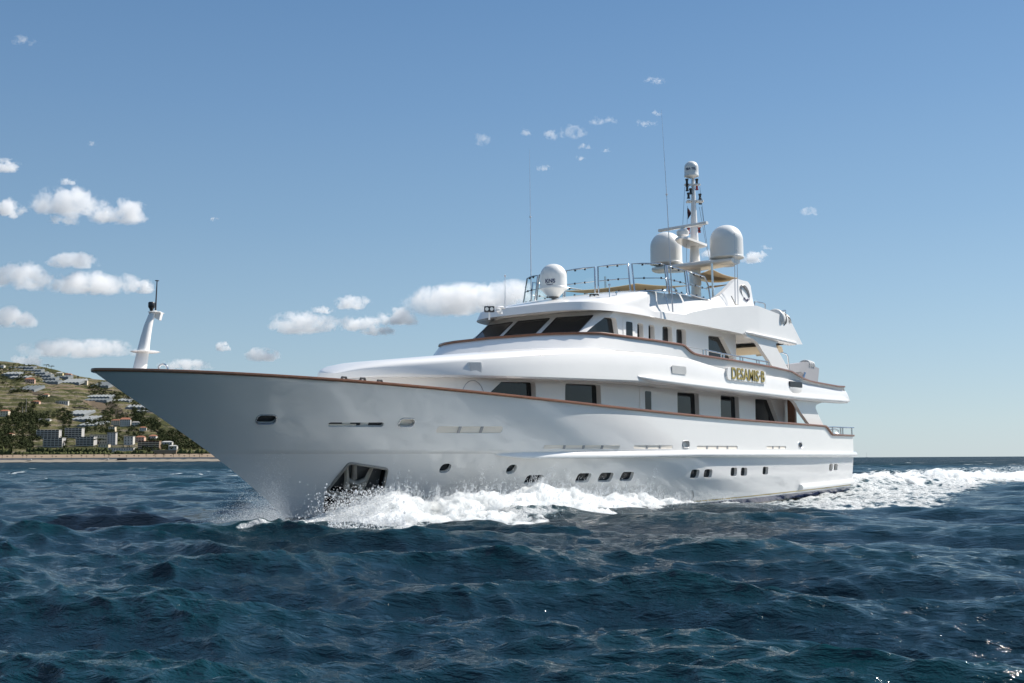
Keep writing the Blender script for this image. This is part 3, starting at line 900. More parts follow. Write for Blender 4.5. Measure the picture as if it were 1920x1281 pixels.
Zb = smooth_interp(bx, bz, [0, 14], [4.14, 4.12])
Zk = smooth_interp(kx, kz, [0, 8, 13], [4.62, 4.92, 4.98])
CAP_PX = [(821, 655), (830, 651.7), (853, 646.2), (888, 640), (935, 634.5), (991, 629.6), (1047, 627.2), (1085, 626.2), (1127, 626.8), (1161, 631), (1195, 635.8), (1235, 641.2), (1281.4, 648.7),
          (1289.6, 656.8), (1299, 664.3), (1311, 667.7), (1360, 675), (1405, 682.2), (1447.5, 689.6), (1483.3, 698), (1494, 704.3), (1506.5, 711.7), (1521, 717), (1574, 726.4)]
def proj(p):
    d = np.asarray(p, float) - CAM; z = d @ DEP; return CX + FPX * (d @ RGT) / z, CY - FPX * (d @ UPR) / z
def z_on_trace(x, y, px, z0):
    """height at plan point x, y that falls on the traced line"""
    z = z0
    for _ in range(12):
        u, v = proj((x, y, z)); t = np.interp(u, [p[0] for p in px], [p[1] for p in px])
        dist = (np.array([x, y, z]) - CAM) @ DEP; z += (v - t) * dist / FPX
    return z
cap_plan = [(22.5, 0), (22.48, .6), (22.42, 1.2), (22.3, 1.8), (22.12, 2.4), (21.85, 2.9), (21.5, 3.25), (21.0, 3.5), (20.3, 3.62), (19.4, 3.68)]
cap_plan += [(x, 3.70 + .12 * (19.4 - x) / 8) for x in np.linspace(18.6, 16.6, 4)] + [(x, 3.76 + .06 * (16.6 - x) / 3) for x in np.linspace(16.4, 14.6, 12)] + [(x, 3.82 + .02 * (14.6 - x) / 6) for x in np.linspace(14, 8, 10)] + [(x, 3.83) for x in np.linspace(7.6, 5.0, 12)] + [(x, 3.82) for x in np.linspace(4.4, 1.1, 5)]
cap_z = [z_on_trace(x, y, CAP_PX, 5.55) if y > .5 else None for x, y in cap_plan]
zf = [z for z in cap_z[2:6]]
cap_z = [float(np.mean(zf[:2])) if z is None else float(z) for z in cap_z]
cap_z[2] = cap_z[1]
capc = [(x, y, z) for (x, y), z in zip(cap_plan, cap_z)]

def band():
    mb = MB()
    fr = 29.7 - (29.7 - 27) * np.linspace(1, 0, 26) ** 2.2
    xs = np.concatenate([np.linspace(.95, 26.9, 60), fr])
    rows = []
    for x in xs:
        b = float(ub(x)); k = np.clip((29.7 - x) / .9, 0, 1); zb, zk = float(Zb(x)), float(Zk(x))
        zk = max(zk, zb + .02)
        h = zk - zb; up = .10 * k; soft = np.clip((x - 13.5) / 3, 0, 1)
        prof = [(max(b - .9, 0) , zb + .02), (b - .05 * k, zb), (b, zb + .06 * k), (b, zb + .12 * k), (b - .02 * k, zb + h * .5), (b - .05 * k, zk - .09 * k), (b - .08 * k, zk - .03 * k)]
        if x > 13.5: prof += [(max(b - .16 * k, 0), zk + .03 * k), (max(b - .42 * k, 0), zk + up), (max(b - 1.0, 0) * .9, zk + up + .06 * k)]
        else: prof += [(b - .10, zk), (b - .11, zk + .01), (b - .14, zk + .02)]
        port = [(x, max(y, 0), z) for y, z in prof]
        rows.append(port + [(x, -y, z) for x, y, z in reversed(port)])
    # sloping aft end
    for i, r in enumerate(rows[:1]):
        rows[0] = [(x + .45 * (1 - min(1, (z - 4.14) / .8)) * -1 + .0, y, z) for x, y, z in r]
    mb.grid(rows, close=True); n = len(rows[0]); mb.f.append(tuple(range(n)))
    return mb.build("upper_deck_band", M['white'], yacht, 32)
bandob = band()

def upper_bulwark():
    mb = MB(); rows = []
    for (x, y, z) in capc:
        fr = np.clip((x - 19.0) / 3.4, 0, 1)           # 1 at the front
        if x > 19.0:
            bxx = x + .75 * fr ** 2 * (1 if True else 0); by = min(y * 1.03 + .03, float(ub(bxx)) - .13)
            bz = float(Zk(bxx)) + (.02 if y > 2.6 else .10)
        else: bxx, by, bz = x, float(ub(x)) - .10, float(Zk(x)) - .04
        if z < bz + .06: bz = z - .06
        row = []
        for t_ in np.linspace(0, 1, 6):
            s_ = t_
            row.append((bxx + (x - bxx) * s_, by + (y - by) * (1 - (1 - s_) ** 1.0), bz + (z - bz) * t_))
        row += [(x - .06 * fr, y - .12 * (1 - fr) - .02, z), (x - .14 * fr, y - .16 * (1 - fr) - .02, z - .55)]
        rows.append(row)
    full = rows[::-1] + [[(x, -y, z) for x, y, z in r] for r in rows[1:]]
    mb.grid(full)
    o = mb.build("upper_bulwark", M['white'], yacht, 35)
    mb = MB(); pts = capc[::-1] + [(x, -y, z) for x, y, z in capc[1:]]
    add_sweep(mb, pts, [(-.09, -.01), (.06, -.01), (.07, .03), (.05, .065), (-.09, .065)])
    mb.build("upper_cap_rail", M['wood'], yacht, 50)
    # slanting aft closing plate
    x, y, z = capc[-1]; mb = MB(); mb.add([(x, y - .02, z), (x, -y + .02, z), (.9, -3.7, 4.7), (.9, 3.7, 4.7)], [(0, 1, 2, 3)])
    mb.add([(x, y - .1, z), (x, y, z), (.9, 3.78, 4.62), (.9, 3.7, 4.62)], [(0, 1, 2, 3)])
    mb.build("aft_coaming", M['white'], yacht, 0)
upper_bulwark()
mb = MB()
mb.box((9.0, 0, 4.32), (16.0, 7.4, .1)); mb.build("upper_deck", M['deck'], yacht)

# thick rounded rail along the lower edge of the band, pointed in front
def fat_rail(name, px_top, px_bot, Y, out, nose_dx, xs_aft=None):
    a = [on_y(x, y, Y) for x, y in px_top]; b = [on_y(x, y, Y) for x, y in px_bot]
    ax, az = zip(*sorted((p[0], p[2]) for p in a)); bx_, bz_ = zip(*sorted((p[0], p[2]) for p in b))
    X0, X1 = max(ax[0], bx_[0]), ax[-1]
    for s in (1, -1):
        mb = MB(); rows = []
        for x in np.concatenate([np.linspace(X0, X1 - nose_dx, 24), np.linspace(X1 - nose_dx, X1, 8)[1:]]):
            zt, zb_ = np.interp(x, ax, az), np.interp(x, bx_, bz_)
            k = np.clip((X1 - x) / nose_dx, 0.02, 1); zc = zt - .02
            yy = Y - out * .35; o = out * k ** .8
            row = [(x, s * (yy - .25), zb_), (x, s * (yy + o * .75), zb_), (x, s * (yy + o * 1.15), zb_ + (zt - zb_) * .22), (x, s * (yy + o * 1.25), zb_ + (zt - zb_) * .5), (x, s * (yy + o * 1.12), zb_ + (zt - zb_) * .8), (x, s * (yy + o * .8), zt), (x, s * (yy - .1), zt + .02)]
            rows.append(row)
        # rounded aft end
        x, y0, z0 = rows[0][3]
        r = [[(px_ - .10, py * .985, zc2 + (pz - zc2) * .7) for (px_, py, pz), zc2 in zip(rows[0], [rows[0][3][2]] * 7)]]
        rows = r + rows
        mb.grid(rows); mb.face(rows[0]); mb.face(list(reversed(rows[-1])))
        o = mb.build(name, M['white'], yacht, 50)
fat_rail("band_rail", [(1199, 704.5), (1220, 706.5), (1300, 716.5), (1400, 729), (1500, 740.5), (1586, 748)], [(1199, 708), (1222, 717), (1300, 727), (1400, 739), (1500, 751), (1586, 756.5)], 3.92, .16, .9)

# ------------------------------------------------------------------ upper deckhouse with the wheelhouse
UY = 2.85
def upper_house():
    top, bot = 6.72, 5.2; dz = top - bot; k = 1.42 * dz
    zt = top
    up = [(10.2, UY - .02), (10.2, UY), (19.2, UY), (19.62, 2.45), (19.95, .85), (19.95, 0)]
    xo = -.2
    def plan(z):
        d = (6.56 - z) * 1.42
        return [(10.0, UY), (19.32 + (d if True else 0), UY), (19.66 + d, 2.5), (20.0 + d, .85), (20.0 + d, 0)]
    mb = MB(); rows = []
    for z in (4.3, 5.2, 6.72):
        p = plan(max(z, 5.2)); ring = [(x, y, z) for x, y in p] + [(x, -y, z) for x, y in reversed(p[:-1])]
        rows.append(ring)
    mb.grid(rows, close=True); n = len(rows[0]); mb.f += [tuple(reversed(range(n))), tuple(2 * n + i for i in range(n))]
    o = mb.build("upper_deckhouse", M['white'], yacht, 0)
    P = lambda px: wpoly(px, UY)
    side = P([(1104, 624.7), (1139, 594.7), (1155, 596.6), (1161, 629)])
    sw = [(side[0][0] + .28, side[0][1] - .2), side[1], side[2], (side[3][0] - .02, side[3][1] - .2)]
    wins = [sw]
    for x0, x1, y0 in ((1195, 1206, 606), (1216, 1227, 609), (1242, 1260, 612), (1268, 1286, 617)):
        a, b = on_y(x0, y0, UY), on_y(x1, y0 + 1, UY); wins.append([(a[0] + .03, 5.2), (a[0], a[2]), (b[0], b[2]), (b[0] - .04, 5.2)])
    a, b = on_y(1328, 629, UY), on_y(1355, 632, UY); wins.append([(a[0], 4.95), (a[0], a[2]), (b[0], b[2]), (b[0] - 1.65, 4.95)])
    cut_windows(o, wins, UY, .1, .2)
    a, b = on_y(1168, 610, UY)[0], on_y(1190, 610, UY)[0]
    door(o, b, a, 4.5, 6.52, UY, .42, 5.2, 6.4)
    # raked windscreen panes, each its own pane
    F = lambda z: plan(z)
    def pane(a, b, m0, m1, z0=5.36, z1=6.52):
        def at(t_, z):
            p = F(z); A, B = np.array([*p[a[0]], z]) * (1, a[1], 1), np.array([*p[b[0]], z]) * (1, b[1], 1)
            L = np.linalg.norm(B - A); return A + (B - A) * (t_ / L if t_ >= 0 else 1 + t_ / L)
        q = [at(m0, z0), at(-m1, z0), at(-m1, z1), at(m0, z1)]
        T = q[1] - q[0]; T /= np.linalg.norm(T); N = np.cross(T, q[3] - q[0]); N /= np.linalg.norm(N)
        if N[0] < 0: N = -N
        U = np.cross(N, T); U *= np.sign(U[2])
        poly = rounded([((p - q[0]) @ T, (p - q[0]) @ U) for p in q], .05)
        mb = MB(); mb.prism(poly, q[0], T, U, N, -.02, .012); w_ = mb.build("windscreen_pane", M['glass'], o, 0)
        mb = MB(); mb.tube([q[0] + T * p[0] + U * p[1] + N * .014 for p in poly], .014, 5, closed=True); mb.build("pane_gasket", M['black'], o, 0)
        c0 = q[0] + T * (np.linalg.norm(q[1] - q[0]) * .18) + U * .05 + N * .05; c1 = q[0] + T * (np.linalg.norm(q[1] - q[0]) * .78) + U * .72 + N * .05
        mb = MB(); mb.tube([c0, c1], .012, 5); d_ = np.array(c1 - c0); d_ /= np.linalg.norm(d_); mb.tube([c1 - d_ * .7 + U * .06, c1 + d_ * .05 + U * .03], .01, 4); mb.build("wiper", M['grill'], o)
    pane((3, -1), (3, 1), .13, .13)
    pane((3, 1), (2, 1), .13, .13)
    pane((2, -1), (3, -1), .13, .13)
    # corner quarter panes between the facet and the side
    return o
uhouse = upper_house()

# ------------------------------------------------------------------ roof with its overhanging brow, sun deck coaming
TE_PX = [(1180, 576), (1233, 582.5), (1286, 590), (1299, 585.5), (1339, 577), (1408, 574), (1450, 590), (1478, 608.5)]
LIP_PX = [(883, 603.5), (897, 600.3), (935, 592), (991, 583.4), (1047, 579.7), (1104, 579.3), (1135, 584.5), (1195, 592), (1262, 602), (1317, 611), (1363, 620), (1401, 628), (1490, 646)]
TOP_PX = [(1180, 545), (1240, 546.2), (1283, 553), (1325, 562), (1335, 561), (1350, 555), (1366, 541), (1375, 530), (1383, 522.5), (1405, 528), (1410, 536), (1411, 545), (1409.5, 574), (1450, 590), (1480, 610)]
def roof():
    cols = []
    N = 18
    for i in range(N + 1):
        a = math.pi / 2 * i / N; e = 2 / 3.6
        c, s = abs(math.cos(a)) ** e, abs(math.sin(a)) ** e
        L = np.array([17.2 + 3.65 * c, 3.12 * s, 6.66]); T = np.array([17.2 + 3.52 * c, 3.02 * s, 6.96])
        Rr = np.array([15.9 + 1.8 * c, 2.98 * s, 7.66]); cols.append((L, T, T + (Rr - T) * .06 + [0, 0, .03], Rr, True))
    xs = np.concatenate([np.linspace(16.9, 10.6, 22), np.linspace(10.3, 8.75, 14), [8.70, 8.66, 8.6, 8.4], np.linspace(8.2, 5.0, 12)])
    tx, tz = zip(*sorted((on_y(x, y, 3.27)[0], on_y(x, y, 3.27)[2]) for x, y in TE_PX))
    rx, rz = zip(*sorted((on_y(x, y, 3.0)[0], on_y(x, y, 3.0)[2]) for x, y in TOP_PX[:12]))
    for x in xs:
        y = 3.14 + .42 * np.clip((17.2 - x) / 8, 0, 1)
        kz = np.clip((x - 15.0) / 1.9, 0, 1); L = np.array([x, y, z_on_trace(x, y, LIP_PX, 6.65) * (1 - kz) + 6.66 * kz])
        zt = float(np.interp(x, tx, tz)); T = np.array([x + max(0, 6.6 - x) * .6, y - .03, max(zt, L[2] + .2)])
        if x > 8.65:
            zr = float(np.interp(x, rx, rz)); 
        else: zr = T[2] + .03
        yr = 2.94
        b = min(1.0, max(0.0, (zr - T[2]) / .3))
        U_ = np.array([T[0], T[1] + (-.05 if x > 12.5 else -.05 - (T[1] - 3.12) * min(1, (12.5 - x) / 1.5)), T[2] + .03]); 
        Rr = np.array([T[0] - max(0, x - 15) * .59, yr if x > 8.65 else U_[1] - .2, max(zr, U_[2] + .01)])
        cols.append((L, T, U_, Rr, False))
    rows = []
    for L, T, U_, Rr, fr in cols:
        # soffit inner, lip, face, crease, coaming, top
        si = np.array([L[0] - (.8 if fr else 0) , L[1] * (.9 if fr else 1) - (0 if fr else .75), L[2] + .12]) if fr else np.array([L[0], L[1] - .75, L[2] + .10])
        seq = [si, L + [0, 0, .03] - (np.array([.08, 0, 0]) if fr else np.array([0, .08, 0])), L, (L * .65 + T * .35), (L * .15 + T * .85), T, U_]
        seq += [U_ + (Rr - U_) * t_ for t_ in (.33, .66, 1.0)]
        inn = Rr.copy(); 
        if fr: inn = np.array([15.7 + (Rr[0] - 15.9) * .93, Rr[1] * .93, Rr[2]])
        else: inn = np.array([Rr[0], Rr[1] - .2, Rr[2]])
        seq += [inn, inn - [0, 0, .2] if not fr else inn - [0, 0, .03]]
        rows.append([tuple(p) for p in seq])
    full = rows[::-1][:-1] + [[(x, -y, z) for x, y, z in r] for r in rows]
    full = rows[::-1] + [[(x, -y, z) for x, y, z in r] for r in rows[1:]]
    mb = MB(); mb.grid(full)
    o = mb.build("wheelhouse_roof", M['white'], yacht, 34)
    return cols, o
roof_cols, roofob = roof()
mb = MB(); pl = [(r[0][0] - (.7 if r[4] else 0), r[0][1] - .3) for r in roof_cols if r[0][1] > .3]; pl = [(min(x, 20.0), y) for x, y in pl]
mb.prism(pl + [(x, -y) for x, y in reversed(pl)], (0, 0, 0), (1, 0, 0), (0, 1, 0), (0, 0, 1), 6.72, 6.80); mb.build("soffit", M['white'], yacht, 0)
mb = MB(); mb.box((12.2, 0, 7.5), (9.0, 5.7, .08)); mb.build("sun_deck", M['deck'], yacht)
fat_rail("roof_rail", [(1400, 621.5), (1420, 626), (1447, 631), (1493, 641.5)], [(1400, 625), (1416, 630), (1447, 637.5), (1490, 647.5)], 3.56, .12, .5)
# aft edge of the roof, sloping
mb = MB(); y = 3.5
mb.add([(5.9, y, 7.33), (5.9, -y, 7.33), (4.95, -y, 6.62), (4.95, y, 6.62), (5.6, -y, 6.52), (5.6, y, 6.52)], [(0, 1, 2, 3), (3, 2, 4, 5)])
mb.add([(5.9, y, 7.33), (4.95, y, 6.62), (5.6, y, 6.52), (5.9, y, 6.6)], [(0, 1, 2, 3)])
mb.build("roof_aft_edge", M['white'], yacht, 0)

# fins that carry the overhangs
def fin(px, Y, name, th=.16):
    poly = [(on_y(x, y, Y)[0], on_y(x, y, Y)[2]) for x, y in px]
    for s in (1, -1):
        mb = MB(); mb.prism(poly, (0, s * Y, 0), (1, 0, 0), (0, 0, 1), (0, s, 0), -th, 0); mb.build(name, M['white'], yacht, 25)
fin([(1478, 742), (1484, 748), (1492, 756), (1502, 774), (1511, 786), (1520, 799), (1546, 801), (1538, 785), (1531, 770), (1529, 764), (1531, 759), (1538, 756), (1552, 752), (1588, 751), (1586, 740)], 3.78, "main_deck_fin")
fin([(1396, 624), (1402, 632), (1412, 635), (1420, 642), (1429, 657), (1440, 673), (1450, 690), (1481, 698), (1470, 677), (1460, 659), (1456, 651), (1455, 645), (1460, 641), (1470, 640)], 3.52, "upper_deck_fin")

# ------------------------------------------------------------------ fittings of the yacht
def text_mesh(s, size, depth, bold=0.0, spacing=1.0):
    c = bpy.data.curves.new("t", 'FONT'); c.body = s; c.size = size; c.extrude = depth; c.offset = bold; c.space_character = spacing
    c.resolution_u = 4
    o = link(bpy.data.objects.new("t", c)); bpy.context.view_layer.update()
    me = bpy.data.meshes.new_from_object(o.evaluated_get(bpy.context.evaluated_depsgraph_get()))
    v = np.array([x.co for x in me.vertices]); f = [tuple(p.vertices) for p in me.polygons]
    bpy.data.objects.remove(o); bpy.data.curves.remove(c); bpy.data.meshes.remove(me)
    return v, f
# name board: gilt letters standing proud of a white board
x0, x1 = on_y(1363.5, 690, 3.9)[0], on_y(1436, 705, 3.9)[0]
zt, zb_ = 5.06, 4.57
for s in (1, -1):
    b = MB(); hgt = zt - zb_
    b.prism(rounded([(x0, zb_), (x1, zb_), (x1, zt), (x0, zt)], [hgt * .48, .05, .05, hgt * .48], 6), (0, s * 3.80, 0), (1, 0, 0), (0, 0, 1), (0, s, 0), 0, .10)
    board = b.build("name_board", M['white'], yacht, 30)
    v, f = text_mesh("DESAMIS·B", .58, .012, .007, 1.05)
    v[:, 0] -= v[:, 0].min(); v[:, 1] -= v[:, 1].min(); wd = v[:, 0].max(); ht = v[:, 1].max()
    L0, L1 = on_y(1373.5, 690, 3.95)[0], on_y(1435, 705, 3.95)[0]
    if s > 0: vx = L0 + v[:, 0] / wd * (L1 - L0)
    else: vx = L1 + v[:, 0] / wd * (L0 - L1)
    vz = zb_ + .04 + v[:, 1] / ht * (hgt - .03)
    vv = np.stack([vx, s * (3.916 + v[:, 2]), vz], 1)
    mesh_obj("name_lettering", vv, f, M['gold'], board, 0)

def band_y(x): return float(ub(x)) - .03
# vents
def band_pt(x, y): return on_surf(x, y, lambda X, Z: ub(X) - .03)
q = [band_pt(*p) for p in [(876, 678.5), (902.5, 679), (905, 706), (880, 706)]]
c = sum(q) / 4; T = q[1] - q[0]; T /= np.linalg.norm(T); N = np.cross(T, [0, 0, 1]); N /= np.linalg.norm(N); N *= np.sign(N[1]); U = np.cross(N, T); U *= np.sign(U[2])
poly = [((p - c) @ T, (p - c) @ U) for p in q]
mb = MB(); mb.prism(rounded(poly, .06), c, T, U, N, -.12, .014); vent = mb.build("air_vent", M['white'], yacht, 30)
mb = MB(); inner = [(a * .84 + (.02 if a < 0 else 0), b * .90) for a, b in poly]
mb.prism(inner, c, T, U, N, 0, .017); mb.build("vent_backing", M['grill'], vent, 0)
mb = MB()
for t_ in np.linspace(.03, .97, 15):
    a = np.array(inner[3]) * (1 - t_) + np.array(inner[2]) * t_; b = np.array(inner[0]) * (1 - t_) + np.array(inner[1]) * t_
    w_ = .012; mb.prism([(a[0] - w_, a[1]), (a[0] + w_, a[1]), (b[0] + w_, b[1]), (b[0] - w_, b[1])], c, T, U, N, .016, .022)
mb.build("vent_slats", M['lightgrey'], vent, 0)
q = [band_pt(*p) for p in [(1257.5, 686), (1285, 687.5), (1286, 702), (1259, 700)]]; c = sum(q) / 4
T = np.array([-1., 0, 0]); N = np.array([0, 1., 0]); U = np.array([0, 0, 1.])
poly = rounded([((p - c) @ T, (p - c) @ U) for p in q], [.1, .22, .1, .22])
mb = MB(); mb.prism(poly, c, T, U, N, -.12, .034); vent = mb.build("side_vent", M['grill'], yacht, 30)
mb = MB(); hh = max(p[1] for p in poly)
for t_ in np.linspace(-.85, .85, 8):
    xs_ = [p[0] for p in poly if abs(p[1] - t_ * hh) < .1]
    if len(xs_) < 2: xs_ = [p[0] for p in poly]
    a, b = min(xs_) * .96, max(xs_) * .96; z = t_ * hh; mb.prism([(a, z - .014), (b, z - .014), (b, z + .014), (a, z + .014)], c, T, U, N, .033, .042)
mb.build("vent_slats", M['lightgrey'], vent, 0)
# scupper with its bowl-shaped lip
a, b = on_y(1481, 719, 3.86), on_y(1504, 724, 3.86)
mb = MB(); mb.prism(rounded([(a[0], a[2] - .13), (b[0], a[2] - .13), (b[0], a[2] + .1), (a[0], a[2] + .1)], .03), (0, 3.70, 0), (1, 0, 0), (0, 0, 1), (0, 1, 0), 0, .172)
sc = mb.build("scupper", M['black'], yacht, 0)
mb = MB(); rows = []
for v in np.linspace(0, 1, 7):
    xa, xb = a[0] - .32 * v ** 2, b[0] + .32 * v ** 2; z = a[2] - .15 - .32 * v; o = .10 * math.sqrt(1 - v ** 2)
    rows.append([(xa + (xb - xa) * u, 3.82 + o * math.sin(math.pi * np.clip(u, .04, .96)) ** .5, z) for u in np.linspace(0, 1, 9)])
mb.grid(rows); mb.build("scupper_lip", M['white'], sc, 60)

# foremast on the bow
def foremast():
    ctr = [(262, 692, .34, .16), (268, 660, .30, .15), (272.5, 635, .25, .13), (278, 610, .2, .11), (284, 592, .16, .09), (289, 583, .15, .08)]
    P = []
    for x, y, a, b in ctr: P.append((on_y(x, y, 0), a, b))
    base = P[0][0].copy(); base[2] -= .35; P.insert(0, (base, .38, .19))
    mb = MB(); rows = [[(p[0] + a * .5 * math.cos(k), p[1] + b * math.sin(k), p[2]) for k in np.linspace(0, 2 * math.pi, 17)[:-1]] for p, a, b in P]
    mb.grid(rows, close=True); mb.f.append(tuple(len(mb.v) - 16 + k for k in range(16)))
    m = mb.build("foremast", M['white'], yacht, 60)
    mb = MB(); p = on_y(272.5, 659.8, 0); mb.lathe([(.0, -.03), (.3, -.02), (.36, .0), (.3, .02), (0, .02)], p, 24); mb.build("foremast_plate", M['white'], m, 60)
    mb = MB(); p = on_y(293, 588, 0); T = np.array([-.62, .78, 0])
    mb.prism(rounded([(-.16, -.05), (.10, -.18), (.15, .02), (-.16, .03)], .02), p, T, (0, 0, 1), np.cross(T, [0, 0, 1.]), -.09, .09); mb.build("foremast_head", M['white'], m, 40)
    mb = MB(); p = on_y(293, 586.5, 0); mb.box(p, (.36, .3, .03), TH, .01); mb.build("foremast_platform", M['white'], m)
    p = on_y(284, 583, 0); mb = MB(); mb.lathe([(0, 0), (.04, 0), (.05, .05), (.075, .08), (.085, .11), (.085, .2), (.07, .22), (0, .22)], p, 16); mb.build("bow_light", M['black'], m)
    a, b = on_y(291.5, 586, 0), on_y(294.5, 527, 0); mb = MB(); mb.tube([a, b], [.022, .014], 8); mb.lathe([(0, -.01), (.05, 0), (.05, .015), (0, .02)], b, 10); mb.build("jackstaff", M['wire'], m)
foremast()
p = on_y(305.5, 692, .25); mb = MB()
mb.tube([(p[0] + .0 * math.cos(a) - .617 * .115 * math.cos(a), p[1] + .786 * .115 * math.cos(a), p[2] - .01 + .125 * math.sin(a)) for a in np.linspace(0, 2 * math.pi, 25)[:-1]], .027, 10, closed=True)
mb.build("mooring_ring", M['steel'], yacht, 60)
for x, y in ((645, 711), (680, 713), (712, 717)):
    p = on_surf(x, y, lambda X, Z: hb(X, Z) - .35); mb = MB(); mb.tube([p - [.14, 0, 0.1], p + [-.06, 0, .05], p + [.06, 0, .05], p + [.14, 0, -.1]], .035, 8); mb.build("deck_cleat", M['black'], yacht)

# rails
def rail(pts_px, Y, zbot, rad=.022, posts=True, name="hand_rail", dbl=.10):
    P = [on_y(x, y, Y) for x, y in pts_px]
    for s in (1, -1):
        mb = MB(); mb.tube([p * (1, s, 1) for p in P], rad, 8)
        for p in P:
            for d in ((-dbl / 2, dbl / 2) if dbl else (0,)):
                mb.tube([(p[0] + d, s * p[1], p[2]), (p[0] + d, s * p[1], zbot(p[0]))], rad * .9, 7)
        mb.build(name, M['steel'], yacht, 60)
capz_ = lambda x: float(np.interp(x, [c[0] for c in capc[::-1]], [c[2] for c in capc[::-1]]))
rail([(1321, 656), (1355, 663.5), (1390, 669.5), (1421, 675.5), (1440, 679)], 3.79, capz_, .03, name="side_deck_rail", dbl=.22)
mb = MB(); a, b = on_y(1284, 650, 3.78), on_y(1321, 656, 3.79); mb.tube([a, b], .008, 5); mb.build("guard_wire", M['wire'], yacht)
for s in (1, -1):
    P = [on_y(x, y, 3.72) * (1, s, 1) for x, y in [(1549, 801.5), (1562, 801), (1601, 802.5)]]
    mb = MB(); mb.tube(P, .03, 8)
    for x in (1561, 1576, 1580, 1597):
        a, b = on_y(x, 802, 3.72) * (1, s, 1), on_y(x + .5, 816.5, 3.72) * (1, s, 1); mb.tube([a, b], .035, 8)
    mb.tube([on_y(x, y, 3.72) * (1, s, 1) for x, y in [(1553, 806), (1566, 804.5), (1572, 807), (1571, 812), (1563, 814)]], .022, 7)
    mb.build("stern_rail", M['steel'], yacht, 60)

# crane on the boat deck with a roll of fenders
mb = MB(); Yc = 1.2
pol = [on_y(x, y, Yc) for x, y in [(1476, 684), (1515, 679), (1522, 684), (1536, 691), (1533, 724), (1508, 724), (1505, 700), (1500, 697), (1478, 699)]]
mb.prism([(p[0], p[2]) for p in pol], (0, Yc, 0), (1, 0, 0), (0, 0, 1), (0, 1, 0), -.55, 0); crane = mb.build("deck_crane", M['grey'], yacht, 25)
mb = MB()
for k in range(3):
    c = on_y(1519 + 3.6 * k, 683.5 + .8 * k, Yc); mb.tube([c + np.array([.03 * math.cos(a), 0.02 - .30, .20 * math.sin(a)]) + np.array([0, .3 * math.cos(a), 0]) for a in np.linspace(0, 2 * math.pi, 21)[:-1]], .055, 8, closed=True)
mb.build("crane_hose_reel", M['lightgrey'], crane, 60)
a, b = on_y(1509, 699, Yc + .1), on_y(1504, 716, Yc + .1); mb = MB(); mb.tube([a, b], .06, 8); mb.build("crane_ram", M['steel'], crane)
mb = MB(); mb.tube([on_y(x, y, 2.6) for x, y in [(1466, 661), (1474, 664), (1477, 668), (1480, 695)]], .03, 8); mb.build("deck_shower_pipe", M['steel'], yacht, 60)
mb = MB(); q = [on_y(x, y, 2.4) for x, y in [(1453, 645), (1466, 650), (1469, 661), (1462, 662)]]; mb.prism([(p[0], p[2]) for p in q], (0, 2.4, 0), (1, 0, 0), (0, 0, 1), (0, 1, 0), -4.6, 0); mb.build("rolled_awning", M['canvas'], yacht, 0)
mb = MB(); q = [on_y(x, y, -2.2) for x, y in [(1418, 652), (1434, 652), (1443, 664), (1425, 668)]]; mb.prism([(p[0], p[2]) for p in q], (0, -2.2, 0), (1, 0, 0), (0, 0, 1), (0, 1, 0), -.2, .1); mb.build("deck_locker", M['canvas'], yacht, 0)

# life raft canister in its cradle, hoop rails behind the fin
def raft():
    Y = 3.15
    a, b = on_y(1444, 598, Y), on_y(1472, 603, Y); ax = (b - a) / np.linalg.norm(b - a); ax = np.array([-.96, -.18, -.1]); ax /= np.linalg.norm(ax)
    c = on_y(1460, 602, Y); L = 1.5; r = .38
    u = np.cross(ax, [0, 0, 1.]); u /= np.linalg.norm(u); w = np.cross(u, ax)
    prof = [(-.5, .0), (-.5, .3), (-.47, .36)]
    for k in range(6):
        t0 = -.45 + k * .16; prof += [(t0, 1.0 * .39), (t0 + .04, .41), (t0 + .08, .41), (t0 + .12, .39)]
    prof += [(.49, .36), (.5, .0)]
    rows = [[c + ax * t_ * L + (u * math.cos(k) + w * math.sin(k)) * rr for k in np.linspace(0, 2 * math.pi, 25)[:-1]] for t_, rr in prof]
    mb = MB(); mb.grid(rows, close=True); rf = mb.build("life_raft", M['lightgrey'], yacht, 45)
    mb = MB()
    for t_ in (-.2, .12, .3): mb.tube([c + ax * t_ * L + (u * math.cos(k) + w * math.sin(k)) * .425 for k in np.linspace(0, 2 * math.pi, 25)[:-1]], .018, 6, closed=True)
    mb.build("raft_strap", M['black'], rf, 60)
    mb = MB(); mb.box(c + [.1, -.1, -.46], (1.2, .5, .12), .18, .03); mb.build("raft_cradle", M['white'], rf)
raft()
mb = MB(); mb.tube([on_y(x, y, 2.9) for x, y in [(1414, 579), (1415, 566.5), (1416.5, 565), (1433, 569), (1434.5, 571), (1435, 583)]], .025, 8); mb.build("ladder_hoop", M['steel'], yacht, 60)
mb = MB(); mb.tube([on_y(x, y, 2.7) for x, y in [(1458, 586), (1471, 582), (1472.5, 581), (1473.5, 621)]], .028, 8); mb.tube([on_y(1459, 586, 2.7), on_y(1461, 600, 2.7)], .025, 8)
hf = mb.build("aft_rail_frame", M['steel'], yacht, 60)
mb = MB(); mb.face([on_y(x, y, 2.7) for x, y in [(1460, 588), (1471, 584), (1472, 610), (1462, 604)]]); mb.build("aft_rail_glass", M['clear'], hf, 0)

